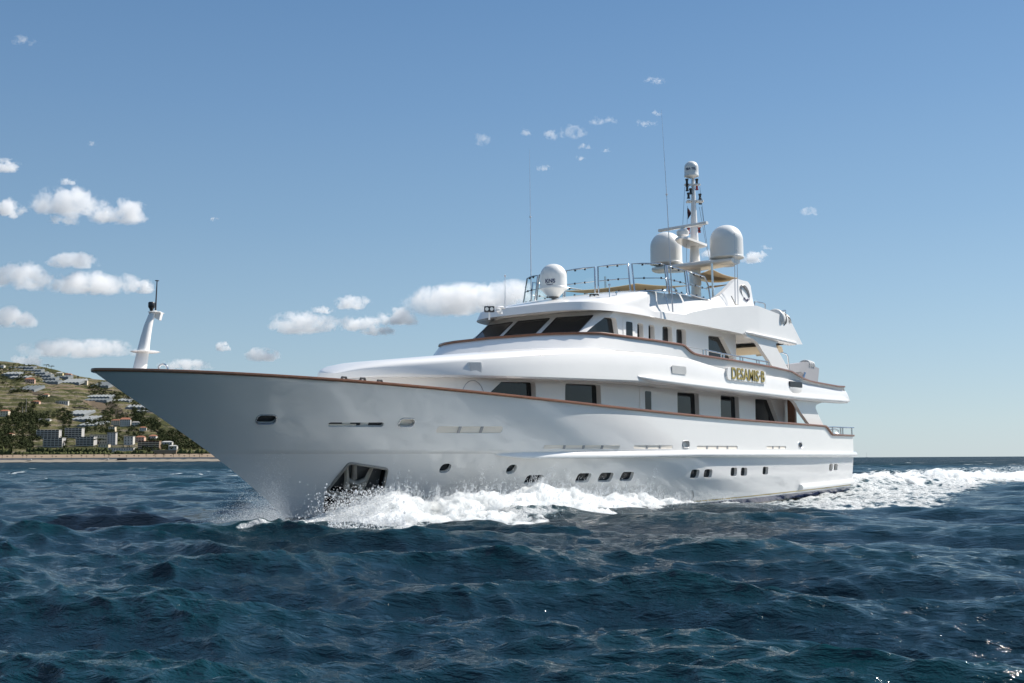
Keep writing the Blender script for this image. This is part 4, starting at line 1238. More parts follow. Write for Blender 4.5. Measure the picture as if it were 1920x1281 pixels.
# ------------------------------------------------------------------ sun deck: glass screens, domes, arch, mast
RT = [(16.95, 2.72), (17.22, 2.35), (17.38, 1.75), (17.45, 1.0), (17.47, 0)]
def rail_plan(y):      # front screen: x at half breadth y, top and bottom
    t = abs(y); return float(np.interp(t, [0, 1.0, 1.75, 2.35, 2.72], [17.52, 17.48, 17.38, 17.2, 16.95]))
ZB0, ZT0 = 7.66, 8.70
def fpt(y, z): return np.array([rail_plan(y) + (7.7 - z) * .06, y * (1.06 - .06 * (z - 7.66) / 1.04), z])
def spt(x, z, s):      # side screens
    yt = float(np.interp(x, [11, 12.5, 14.4, 16.2], [2.72, 2.86, 3.04, 3.14])); return np.array([x, s * (yt + (8.7 - z) * .12), z])
def screen(pts_b, pts_t, name="glass_screen", midf=.47, cut=False):
    """a framed pane: bottom and top edges as point lists in the same order"""
    n = len(pts_b); loop = list(pts_b) + list(reversed(pts_t))
    if cut: loop = list(pts_b) + [pts_b[-1] + (pts_t[-1] - pts_b[-1]) * .62] + [pts_t[-1] + (pts_t[0] - pts_t[-1]) * .14] + list(reversed(pts_t[:-1]))
    mb = MB(); mb.tube([np.array(p) for p in loop], .032, 7, closed=True)
    mid = [b + (t_ - b) * midf for b, t_ in zip(pts_b, pts_t)]
    mb.tube(mid, .018, 6)
    f = mb.build(name, M['steel'], yacht, 60)
    g = MB(); g.grid([pts_b, [b + (t_ - b) * (.62 if cut else 1) for b, t_ in zip(pts_b, pts_t)]])
    if cut: g.grid([[b + (t_ - b) * .62 for b, t_ in zip(pts_b, pts_t)], [p for p in pts_t[:-1]] + [pts_t[-1] + (pts_t[0] - pts_t[-1]) * .14]])
    g.build("screen_glass", M['clear'], f, 60)
    for b, t_ in zip(pts_b[1:-1], pts_t[1:-1]):
        for k in (.04, midf, .96):
            c = b + (t_ - b) * k; cl = MB(); cl.box(c, (.05, .05, .07)); cl.build("screen_clamp", M['black'], f, 0)
def arc(y0, y1, z, n=4): return [fpt(y, z) for y in np.linspace(y0, y1, n)]
for y0, y1 in ((-2.72, -1.9), (-1.8, -.5), (-.42, .88), (1.02, 2.2)):
    screen(arc(y0, y1, ZB0), arc(y0, y1, ZT0))
for s in (1, -1):
    b = [fpt(s * 2.34, ZB0), fpt(s * 2.66, ZB0)] + [spt(16.5, ZB0 + .02, s), spt(16.15, ZB0 + .04, s)]
    t_ = [fpt(s * 2.34, ZT0), fpt(s * 2.66, ZT0)] + [spt(16.5, ZT0, s), spt(16.15, ZT0, s)]
    if s > 0: screen(b, t_)
    screen([spt(x, 7.74, s) for x in np.linspace(15.98, 14.5, 4)], [spt(x, 8.70, s) for x in np.linspace(15.98, 14.5, 4)])
    screen([spt(x, 7.80, s) for x in np.linspace(14.3, 12.3, 4)], [spt(x, 8.72, s) for x in np.linspace(14.3, 12.3, 4)], cut=True)
    mb = MB(); mb.tube([on_y(1337.5, 560, 2.6) * (1, s, 1), on_y(1334.5, 494, 2.6) * (1, s, 1)], .045, 10); mb.build("awning_pole", M['steel'], yacht)
# sheltered furniture seen through the screens
mb = MB(); mb.tube([(13.2, 1.6, 7.55), (13.2, 1.6, 8.3), (12.9, 1.6, 8.4), (12.6, 1.6, 8.3), (12.6, 1.6, 7.55)], .03, 8); mb.build("bar_rail", M['steel'], yacht)
mb = MB(); mb.box((13.6, -.3, 7.85), (1.4, 2.6, .55), 0, .06); mb.build("sun_lounge", M['canvas'], yacht)

# awnings of beige canvas
def awning(corners, sag, name="sun_awning", th=.02):
    a, b, c, d = (np.array(p, float) for p in corners); rows = []
    for u in np.linspace(0, 1, 11):
        rows.append([(a * (1 - u) + b * u) * (1 - v) + (d * (1 - u) + c * u) * v - np.array([0, 0, sag * math.sin(math.pi * u) * .6 + sag * math.sin(math.pi * v) * .6]) for v in np.linspace(0, 1, 11)])
    mb = MB(); mb.grid(rows); low = [[p - np.array([0, 0, th]) for p in r] for r in rows]; mb.grid([list(reversed(r)) for r in low])
    mb.build(name, M['canvas'], yacht, 60)
awning([on_y(1385, 521, 2.3), on_y(1334, 504, 2.3), on_y(1290, 516, -.6), on_y(1333, 529, -.4)], .12)
awning([on_y(1380, 530, 2.0), on_y(1330, 536, 2.0), on_y(1318, 541, -1.0), on_y(1350, 534, -1.0)], .05)
awning([(16.6, -1.2, 8.10), (16.6, 2.2, 8.05), (12.6, 2.3, 8.45), (12.6, -1.6, 8.55)], .10)

def dome(name, c, r, h, cone, mat=M['dome'], neck=None, parent=yacht):
    """satellite dome: rounded cap on a short cylinder, with a tapered base"""
    prof = [(0, -cone), (r * .42, -cone), (r * .92, -.04), (r * 1.03, -.03), (r * 1.03, .03), (r, .05)]
    cyl = h - r * .98
    prof += [(r, cyl * .5), (r * .995, cyl)]
    prof += [(r * math.cos(a) ** .92, cyl + r * .98 * math.sin(a)) for a in np.linspace(0.08, math.pi / 2, 14)]
    prof[-1] = (0.001, h)
    mb = MB(); mb.lathe(prof, c, 40); return mb.build(name, mat, parent, 32)
def dome_text(o, s, c, r, az, zc, hgt, mat, depth=.006):
    v, f = text_mesh(s, 1.0, .01, .02); v[:, 0] -= (v[:, 0].max() + v[:, 0].min()) / 2; v[:, 1] -= (v[:, 1].max() + v[:, 1].min()) / 2
    k = hgt / (v[:, 1].max() - v[:, 1].min())
    a = az + v[:, 0] * k / r; rr = r + depth + (v[:, 2] > 0) * .004
    vv = np.stack([c[0] + rr * np.cos(a), c[1] + rr * np.sin(a), zc + v[:, 1] * k], 1)
    return mesh_obj("dome_lettering", vv, f, mat, o, 0)
AZC = math.atan2(-dep0[1], -dep0[0])
c = on_y(1037.5, 543.5, 0); c = np.array([18.85, 0, 7.80]); d = dome("front_dome", c, .50, .92, .30)
dome_text(d, "KNS", c, .505, AZC - .28, c[2] + .22, .15, M['blue_ink'])
mb = MB(); mb.tube([(c[0], c[1], c[2] - .3), (c[0], c[1], 7.15)], .075, 12); mb.lathe([(.0, -.36), (.19, -.34), (.19, -.28), (0, -.27)], c, 20); mb.build("dome_pedestal", M['galv'], d)
mb = MB(); mb.tube([c + .512 * np.array([math.cos(AZC - .28 + t_), math.sin(AZC - .28 + t_), 0]) + [0, 0, .115 - .03 * math.cos(t_ * 5)] for t_ in np.linspace(-.3, .22, 9)], .010, 5); mb.build("dome_swoosh", M['blue_ink'], d)
nd, fd = np.array([8.05, 1.52, 10.20]), np.array([8.05, -1.52, 10.28])
for q in (nd, fd):
    d = dome("satellite_dome", q + [0, 0, .06], .72, 1.44, .20)
    mb = MB(); mb.lathe([(.0, -.32), (.36, -.30), (.36, -.2), (0, -.18)], q, 24); mb.build("dome_foot", M['white'], d)
# arch wing that carries them
mb = MB(); rows = []
for y in np.linspace(-2.0, 2.0, 25):
    k = abs(y) / 2.0; w = .62 * (1 - .35 * k ** 3); zc = 10.02 + .04 * k ** 2; th = .17 - .05 * k
    row = []
    for a in np.linspace(0, 2 * math.pi, 17)[:-1]: row.append((8.15 + w * math.copysign(abs(math.cos(a)) ** .6, math.cos(a)), y, zc + th * math.copysign(abs(math.sin(a)) ** .8, math.sin(a))))
    rows.append(row)
mb.grid(rows, close=True); mb.f += [tuple(range(16)), tuple(reversed(range(24 * 16, 25 * 16)))]
arch = mb.build("radar_arch", M['white'], yacht, 50)
mb = MB(); rows = []
for z, w, d_ in ((9.95, .34, .2), (9.0, .3, .18), (7.5, .42, .24)): rows.append([(8.1 + w * math.cos(a), d_ * math.sin(a), z) for a in np.linspace(0, 2 * math.pi, 17)[:-1]])
mb.grid(rows, close=True); mb.build("arch_pedestal", M['white'], arch, 60)
mb = MB(); rows = [[(8.16 + r_ * math.cos(a), .0 + r_ * math.sin(a), z) for a in np.linspace(0, 2 * math.pi, 17)[:-1]] for z, r_ in ((9.2, .27), (10.0, .25), (10.9, .20), (12.3, .135), (13.1, .10), (14.1, .06))]
mb.grid(rows, close=True); mast = mb.build("mast", M['white'], yacht, 60)
# radar platform, scanner and its gearbox
mb = MB(); pl = [on_z(x, y, 11.0)[:2] for x, y in [(1266, 448), (1277, 443.5), (1290, 446), (1326, 459), (1322, 461), (1300, 466), (1285, 462), (1270, 453)]]
mb.prism(rounded([tuple(p) for p in pl], .05, 3), (0, 0, 10.93), (1, 0, 0), (0, 1, 0), (0, 0, 1), 0, .10); mb.build("radar_platform", M['white'], mast, 40)
g = on_y(1277, 441, .0); g = np.array([9.35, 0.1, 11.10])
mb = MB(); mb.lathe([(0, 0), (.16, 0), (.14, .08), (.26, .14), (.28, .30), (.2, .38), (.1, .40), (.1, .48), (0, .48)], g, 24); mb.build("radar_gearbox", M['white'], mast, 40)
zs_ = g[2] + .52; a, b = on_z(1232, 432.5, zs_), on_z(1322, 417.5, zs_); cc = (a + b) / 2; dd = (b - a); Lr = np.linalg.norm(dd); dd /= Lr
Lr = min(Lr, 3.2); cc = np.array([g[0], g[1], zs_]); nn = np.array([-dd[1], dd[0], 0])
mb = MB(); mb.prism(rounded([(-.09, -.06), (.09, -.06), (.09, .06), (-.09, .06)], .03, 3), cc, nn, (0, 0, 1), dd, -Lr / 2, Lr / 2); mb.build("radar_scanner", M['white'], mast, 40)
# yards, lamps, top dome
def lamp(x, y, Y, h=.26, r=.075, mat=None):
    p = on_y(x, y, Y); mb = MB(); mb.lathe([(0, -h / 2), (r, -h / 2), (r, -h * .36), (r * .72, -h * .3), (r * .72, h * .2), (r, h * .28), (r, h / 2), (0, h / 2)], p, 14); mb.build("navigation_lamp", mat or M['black'], mast, 30)
def plate(x0, x1, y, Y, w=.34, t_=.06, name="spreader"):
    a, b = on_y(x0, y, Y), on_y(x1, y, Y); c = (a + b) / 2; L = 1.1 * abs(x1 - x0) * 51 / FPX
    mb = MB(); mb.prism(rounded([(-w / 2, -L / 2), (w / 2, -L / 2), (w / 2, L / 2), (-w / 2, L / 2)], .08, 3), c, -dep0, right0, (0, 0, 1), -t_ / 2, t_ / 2); mb.build(name, M['white'], mast, 40)
plate(1288, 1317, 378, .0, .4); plate(1284, 1312, 346.5, 0, .2, .05); plate(1286, 1315, 424, 0, .3, .06)
for x, y, m in ((1288, 341, 'black'), (1288.5, 353, 'black'), (1306.5, 341, 'black'), (1306.5, 351, 'red_lens'), (1291, 367, 'black'), (1295, 359, 'black'), (1312.5, 369, 'black'), (1313, 378, 'black'), (1291, 433, 'red_lens'), (1311, 431, 'red_lens'), (1311, 428, 'black')): lamp(x, y, 0.0, mat=M[m])
tp = on_y(1296.5, 329, 0); d = dome("mast_dome", tp + [0, 0, -.02], .315, .66, .10); dome_text(d, "SEA TEL", tp, .318, AZC - .22, tp[2] + .24, .10, M['blue_ink'])
mb = MB(); mb.tube([tp + [0, 0, -.05], tp + [0, 0, -.5]], .03, 8); mb.build("dome_stalk", M['steel'], d)
# halyards and a furled flag
mb = MB()
for (x0, y0), (x1, y1) in (((1284, 350), (1280, 424)), ((1312, 350), (1321, 424)), ((1315, 388), (1331, 492)), ((1311, 388), (1326, 470)), ((1289, 386), (1287, 492))):
    mb.tube([on_y(x0, y0, 0), on_y(x1, y1, .1)], .008, 4)
mb.build("halyards", M['wire'], mast)
fl = [on_y(x, y, .05) for x, y in [(1289, 390), (1290.5, 396), (1294, 404), (1295.5, 409), (1290, 411), (1288.5, 404)]]
mb = MB(); rows = []
for k in range(7):
    t_ = k / 6; a = fl[0] + (on_y(1289.5, 411, .05) - fl[0]) * t_; w = .02 + .13 * math.sin(math.pi * min(1, t_ * 1.1)) ** .8
    rows.append([a + right0 * w * u + dep0 * .04 * math.sin(u * 7 + k) for u in np.linspace(0, 1, 8)])
mb.grid(rows); mb.build("furled_flag", M['flag'], mast, 60)
# whip aerials
def whip(pts, Y, r0, r1, name="whip_aerial"):
    P = [on_y(x, y, Y) for x, y in pts]; mb = MB(); mb.tube(P, list(np.linspace(r0, r1, len(P))), 7); mb.lathe([(0, -.02), (r0 * 1.5, 0), (r0 * 1.5, .05), (0, .07)], P[len(P) // 2], 8); mb.build(name, M['whip'], yacht)
whip([(996, 574), (995.5, 500), (994.3, 408), (993, 280)], -2.7, .024, .003)
whip([(1261.5, 585), (1256, 480), (1250, 366), (1240, 205)], 3.34, .028, .003)
whip([(947, 578), (947, 519)], 1.4, .02, .008)
mb = MB(); mb.tube([on_y(1255, 583, 3.35), on_y(1246, 549, 3.16)], .02, 6); mb.build("aerial_stay", M['steel'], yacht)
whip([(1378.5, 572), (1377, 440)], 3.3, .02, .008); whip([(1384, 572), (1381.5, 470)], 3.3, .02, .008)
mb = MB(); mb.tube([on_y(1371, 555, 3.2), on_y(1379, 571, 3.32), on_y(1384, 571, 3.32)], .02, 6); mb.build("aerial_bracket", M['galv'], yacht)
for x, y, h in ((1143, 567, 30), (1156, 569, 18)):
    a, b = on_y(x, y, 2.55), on_y(x - .5, y - h, 2.55); mb = MB(); mb.tube([a, b], .02, 6); mb.lathe([(0, 0), (.05, .01), (.05, .09), (0, .1)], b, 10); mb.build("stub_aerial", M['steel'], yacht)
# flood lamps on the brow
for x, y, Y in ((917.5, 580, .9), (1114, 556.5, 1.9)):
    p = on_y(x, y, Y); mb = MB(); mb.box(p, (.12, .34, .2), AZC, .02); fl_ = mb.build("flood_lamp", M['black'], yacht)
    mb = MB(); n_ = -dep0 * .065
    for s in (-.08, .08): mb.prism([(.06 * math.cos(a), .06 * math.sin(a)) for a in np.linspace(0, 2 * math.pi, 13)[:-1]], p + n_ + right0 * s, right0, (0, 0, 1), -dep0, -.01, .008)
    mb.build("lamp_glass", M['lens'], fl_, 0)
    mb = MB(); mb.tube([p - [0, 0, .1], p - [0, 0, .35]], .03, 8); mb.build("lamp_bracket", M['white'], fl_)
    mb = MB(); mb.box(p - right0 * -.3 + dep0 * .1 - [0, 0, .02], (.2, .14, .14), AZC, .03); mb.build("lamp_ballast", M['white'], fl_)
p = on_y(938, 580.5, .8); mb = MB(); mb.lathe([(.08, -.15), (.07, .0), (.16, .02), (.17, .06), (.10, .11), (0, .12)], p, 16); mb.build("roof_horn", M['white'], yacht, 40)
# oval emblem on the fin
c0 = on_y(1397, 550, 3.02); mb = MB()
tt = np.linspace(.45, 2 * math.pi - .0, 40)
e_ = on_y(1390, 537, 3.02), on_y(1404, 563, 3.02); axu = (e_[1] - e_[0]) / 2; axl = np.linalg.norm(axu)
rows_pts = [c0 + axu * math.cos(a) * .98 + np.array([axu[2], 0, -axu[0]]) * math.sin(a) * .62 + [0, .0, 0] for a in tt]
mb.tube(rows_pts, [.035 + .02 * math.sin(a) for a in tt], 6); em = mb.build("emblem_ring", M['grill'], yacht, 60)
mb = MB(); mb.tube([on_y(x, y, 3.05) for x, y in [(1395, 559), (1399, 563.5), (1405, 560)]], .035, 6); mb.tube([on_y(1400, 561, 3.05), on_y(1401, 565, 3.05)], .05, 6); mb.build("emblem_mark", M['blue_ink'], em)
# a trailing line on the side
P = [on_surf(x, y, hb) + np.array([0, .03, 0]) for x, y in [(1298, 920), (1299.5, 926), (1299, 932), (1296, 938), (1298, 941), (1306, 943)]]
mb = MB(); mb.tube(P, .02, 6); mb.build("trailing_line", M['white'], yacht, 60)

# ------------------------------------------------------------------ the coast: hill, beach, town
SIL = [(-500, 640), (-200, 655), (0, 676), (25, 680), (60, 686), (100, 694), (130, 700), (170, 709), (200, 714), (300, 724), (400, 738), (500, 765), (620, 800), (760, 838), (900, 863)]
D0, D1 = 1800.0, 2950.0
def y_base(x): return 867.6 - 0.0053 * x
def y_sil(x): return np.interp(x, [a for a, b in SIL], [b for a, b in SIL])
def at_depth(x, y, d):
    r = ray(x, y); return CAM + r * (d / (r @ dep0))
def hill_d(s): return D0 + (D1 - D0) * s ** 0.92
def hill_y(x, s):
    s = np.asarray(s, float); x = np.asarray(x, float)
    lump = (fbm(x / 46.0 + 3, s * 5.0, o=4) * 2.6 + fbm(x / 11.0, s * 22.0 + 9, o=3) * .9) * np.clip((s - .10) * 6, 0, 1)
    return y_base(x) + (y_sil(x) - y_base(x)) * s - lump
def hill_s(x, y):
    s = float(np.clip((y - y_base(x)) / (y_sil(x) - y_base(x)), 0, 1)); return s
def hill_pt(x, y):
    s = hill_s(x, y); return at_depth(x, float(hill_y(x, s)), float(hill_d(s)))
def px_m(x, y): return float(hill_d(hill_s(x, y))) / FPX

def hill_mat():
    t = NT("hillside"); p = t.n("ShaderNodeBsdfPrincipled"); co = t.coord()
    a = t.noise(0.010, 6, .62, co, dist=.5); b = t.noise(0.045, 6, .65, co); c = t.noise(0.20, 4, .6, co)
    f = t.math('ADD', t.math('MULTIPLY', a, .55), t.math('ADD', t.math('MULTIPLY', b, .35), t.math('MULTIPLY', c, .12)))
    col = t.ramp(f, [(.36, (.018, .022, .010)), (.45, (.034, .038, .016)), (.51, (.070, .072, .028)), (.57, (.118, .106, .052)), (.63, (.21, .172, .115)), (.72, (.29, .25, .20))])
    sx = t.n("ShaderNodeSeparateXYZ"); t.l(co, sx.inputs[0])
    w = t.math('SINE', t.math('ADD', t.math('MULTIPLY', sx.outputs[2], .55), t.math('MULTIPLY', b, 9)))
    col = t.mix(t.math('MULTIPLY', t.math('GREATER_THAN', w, .55), t.math('GREATER_THAN', a, .47)), col, (.16, .137, .10))
    t.l(col, p.inputs["Base Color"]); p.inputs["Roughness"].default_value = .95; p.inputs["Specular IOR Level"].default_value = .1
    t.l(t.bump(t.math('ADD', b, c), 1.0, 6.0), p.inputs["Normal"])
    return t.done(p.outputs[0])
def build_hill():
    xs = np.linspace(-520, 940, 330); ss = np.concatenate([np.linspace(.075, 1, 120)])
    rows = []
    for s in ss:
        ys = hill_y(xs, np.full_like(xs, s)); d = float(hill_d(s))
        rows.append([at_depth(x, y, d) for x, y in zip(xs, ys)])
    for k in range(1, 5): rows.append([p + dep0 * 90 * k - np.array([0, 0, 9.0 * k * k]) for p in rows[len(ss) - 1]])
    first = [p - np.array([0, 0, 14.0]) for p in rows[0]]
    mb = MB(); mb.grid([first] + rows); o = mb.build("hill", hill_mat(), None, 0)
    o.data.polygons.foreach_set("use_smooth", [True] * len(o.data.polygons))
    tag(o, "green and tan terraced hillside behind the beach", kind="structure")
build_hill()
K = {}
for nm, c in (("plaster_white", (.50, .48, .44)), ("plaster_cream", (.58, .50, .38)), ("plaster_yellow", (.60, .50, .27)), ("plaster_pink", (.55, .37, .29)), ("plaster_brown", (.26, .19, .14)), ("plaster_grey", (.40, .39, .38)),
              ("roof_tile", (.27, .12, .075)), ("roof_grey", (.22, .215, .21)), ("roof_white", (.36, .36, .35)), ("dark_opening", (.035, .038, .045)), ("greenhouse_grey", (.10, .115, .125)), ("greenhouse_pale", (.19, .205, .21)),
              ("stone_wall", (.25, .19, .135)), ("sand", (.22, .195, .16)), ("concrete", (.42, .40, .37)), ("trunk_bark", (.10, .075, .05))):
    K[nm] = principled(nm, c, .85, vary=.10, vscale=.12, spec=.15)
def leaf_mat(name, lo, hi):
    t = NT(name); p = t.n("ShaderNodeBsdfPrincipled"); co = t.coord()
    t.l(t.mix(t.noise(.05, 5, .65, co), lo, hi), p.inputs["Base Color"]); p.inputs["Roughness"].default_value = .9; p.inputs["Specular IOR Level"].default_value = .1
    return t.done(p.outputs[0])
K['leaf'] = leaf_mat("dark_foliage", (.014, .020, .010), (.060, .070, .026))
K['leaf2'] = leaf_mat("olive_foliage", (.035, .045, .018), (.10, .105, .04))

# beach, sea wall and road in front of the hill
def strip(name, mat, x0, x1, ya, da, yb, db, label, cat=None, kind=None, n=160, jag=0.0, thick=None):
    xs = np.linspace(x0, x1, n)
    lo = [at_depth(x, y_base(x) - ya + (jag * vnoise(x / 7.0, 1.7)), da) for x in xs]; hi = [at_depth(x, y_base(x) - yb + (jag * vnoise(x / 5.0, 4.7)), db) for x in xs]
    mb = MB()
    if thick: back = [p + dep0 * thick for p in hi]; mb.grid([[p - np.array([0, 0, 3.]) for p in lo], lo, hi, back, [p - np.array([0, 0, 12.]) for p in back]])
    else: mb.grid([[p - np.array([0, 0, 2.5]) for p in lo], lo, hi])
    o = mb.build(name, mat, None, 30); tag(o, label, cat, None, kind or "thing"); return o
strip("beach", K['sand'], -520, 940, .4, 1792, 5.2, 1812, "pale sand and shingle beach along the waterline", kind="structure", jag=.5)
strip("sea_wall", K['concrete'], -520, 940, 4.4, 1812.5, 8.2, 1813, "low dark concrete sea wall at the back of the beach", "wall", thick=3.0)
strip("promenade_terrace", K['stone_wall'], -520, 940, 8.0, 1818, 14.5, 1840, "tan stone retaining wall above the beach", "wall", thick=18)
def hedge(x0, x1, y0, y1, mat, label, seed):
    xs = np.linspace(x0, x1, int((x1 - x0) * 1.5)); d = float(hill_d(hill_s(x0, y1))) - 6; rows = []
    for k, v in enumerate(np.linspace(0, 1, 7)):
        a = v * math.pi
        rows.append([at_depth(x, y1, d) + np.array([0, 0, max(0.0, math.sin(a)) * (y1 - y0) * d / FPX * (.85 + .4 * vnoise(x / 3.1 + seed, v * 3))]) + dep0 * (4 - 4 * math.cos(a) + vnoise(x / 2.0, v * 5 + seed)) for x in xs])
    mb = MB(); mb.grid(rows); o = mb.build("hedge", mat, None, 0); tag(o, label, "hedge")
hedge(48, 142, 839.5, 850, K['leaf'], "dark clipped hedge below the hotel blocks", 1)
hedge(143, 208, 840.5, 850, K['leaf'], "dark hedge in front of the tan wall beside the hotels", 2)
hedge(20, 215, 847, 854, K['leaf2'], "long low olive hedge just above the stone promenade wall", 3)
hedge(215, 286, 845.5, 853.5, K['leaf2'], "olive scrub strip left of the arched viaduct", 4)
hedge(331, 420, 843, 853.5, K['leaf2'], "olive scrub strip right of the arched viaduct", 5)
hedge(-300, 19, 838, 853, K['leaf2'], "olive bank of shrubs at the far left of the shore", 6)

def leaf_clump(mb, c, r, n=22, flat=.8):
    """a tuft of small leaf-sized faces through the volume of a crown"""
    for _ in range(n):
        v = rng.normal(0, 1, 3); v /= np.linalg.norm(v); q = c + v * r * (rng.random() ** .45) * np.array([1, 1, flat])
        t1 = rng.normal(0, 1, 3); t1 /= np.linalg.norm(t1); t2 = np.cross(t1, v); t2 /= np.linalg.norm(t2) + 1e-9; s = r * (.17 + .16 * rng.random())
        mb.add([q - t1 * s, q + t2 * s * .8, q + t1 * s, q - t2 * s * .8], [(0, 1, 2, 3)])
def woodland():
    mb = MB(); n = 0
    zones = [((-120, 60), (738, 842), 620), ((60, 135), (742, 800), 230), ((55, 75), (800, 842), 50), ((112, 124), (800, 842), 40), ((150, 205), (775, 815), 60), ((0, 60), (736, 752), 60), ((85, 150), (730, 750), 90),
             ((250, 300), (768, 800), 120), ((285, 400), (790, 842), 330), ((200, 260), (735, 790), 80), ((120, 200), (720, 745), 70), ((0, 200), (684, 720), 50), ((-200, 0), (670, 740), 120), ((230, 300), (840, 850), 30), ((200, 330), (800, 830), 70), ((-20, 240), (702, 792), 230)]
    for (xa, xb), (ya, yb), cnt in zones:
        for _ in range(int(cnt * (3.6 if xb < 140 and yb > 800 else 2.8))):
            x, y = rng.uniform(xa, xb), rng.uniform(ya, yb)
            if vnoise(x / 26.0 + 11, y / 17.0)[()] < (-.55 if x < 62 and y > 770 else -.22): continue
            if y < y_sil(x) + 3: continue
            r = rng.uniform(2.2, 5.6) * (.55 if (yb, xb) == (792, 240) else 1); p = hill_pt(x, y) + np.array([0, 0, r * .6]) - dep0 * 3
            leaf_clump(mb, p, r, 30, .85); n += 1
    o = mb.build("woodland", K['leaf'], None, 0); tag(o, "dark scrub and trees covering the lower hillside", None, None, "stuff")
woodland()
def tree(kind, x, y, hpx, label, group=None):
    p = hill_pt(x, y) - dep0 * 4; h = hpx * px_m(x, y)
    if kind == "palm_tree": p = at_depth(x, y_base(x) - 8.0, 1815.0)
    o = empty(kind, tuple(p)); tag(o, label, "tree", group)
    loc = np.zeros(3)
    mb = MB(); mb.tube([loc - [0, 0, 2], loc + [0, 0, h * .4], loc + [h * .03, h * .02, h * .8]], [h * .05, h * .035, h * .02], 7)
    for k in range(4):
        a = k * 1.6; mb.tube([loc + [0, 0, h * .55], loc + [math.cos(a) * h * .2, math.sin(a) * h * .2, h * .8]], [h * .02, h * .01], 5)
    mb.build("trunk", K['trunk_bark'], o)
    mb = MB()
    if kind == "palm_tree":
        for k in range(16):
            a = k * 2.4; L = h * .42; up = .35 - .5 * (k % 3) / 2
            for t_ in np.linspace(.15, 1, 6):
                q = np.array([math.cos(a) * L * t_, math.sin(a) * L * t_, h * .92 + L * (up * t_ - .55 * t_ ** 2)]); w = np.array([-math.sin(a), math.cos(a), 0]) * h * .11; e = np.array([math.cos(a), math.sin(a), -.2]) * L * .12
                mb.add([q - w - [0, 0, h * .03], q + e, q + w - [0, 0, h * .03], q - e], [(0, 1, 2, 3)])
    elif kind == "umbrella_pine":
        for k in range(26):
            a = rng.uniform(0, 6.28); r = h * .62 * rng.random() ** .5; leaf_clump(mb, np.array([math.cos(a) * r, math.sin(a) * r, h * (.86 - .12 * (r / (h * .6)) ** 2)]), h * .15, 12, .6)
    else:
        for k in range(22):
            v = rng.normal(0, 1, 3); v /= np.linalg.norm(v); leaf_clump(mb, np.array([0, 0, h * .64]) + v * h * .24 * np.array([1, 1, 1.05]) * rng.random() ** .4, h * .15, 12, .9)
    mb.build("crown", K['leaf'], o, 0)
tree("umbrella_pine", 88, 694, 9, "flat topped umbrella pine left on the ridge above the yellow villa")
tree("umbrella_pine", 97, 696, 9, "flat topped umbrella pine nearest the yellow villa on the ridge")
tree("broadleaf_tree", 47, 689, 6, "small round tree alone on the ridge skyline far left")
tree("broadleaf_tree", 147, 709, 7, "round tree on the ridge just right of the terraced greenhouses")
tree("umbrella_pine", 187, 838, 17, "umbrella pine in front of the tan wall right of the hotels")
tree("broadleaf_tree", 124, 838, 15, "dark tree standing between the two lower hotel blocks")
tree("broadleaf_tree", 304, 843, 11, "green tree beside the brown apartment block")
tree("broadleaf_tree", 218, 830, 14, "tall dark tree beside the grey tower block")
for x, l in ((4, "palm at the far left end of the stone promenade wall"), (203, "palm on the promenade left of the viaduct"), (292, "palm just below the left arch of the viaduct"), (306, "palm right below the middle viaduct arch"), (325, "palm near the right end of the viaduct"), (355, "palm on the promenade right of the viaduct"), (374, "rightmost palm on the promenade beside the bow")):
    tree("palm_tree", x, 858.5, 8.5, l, "palms along the promenade")

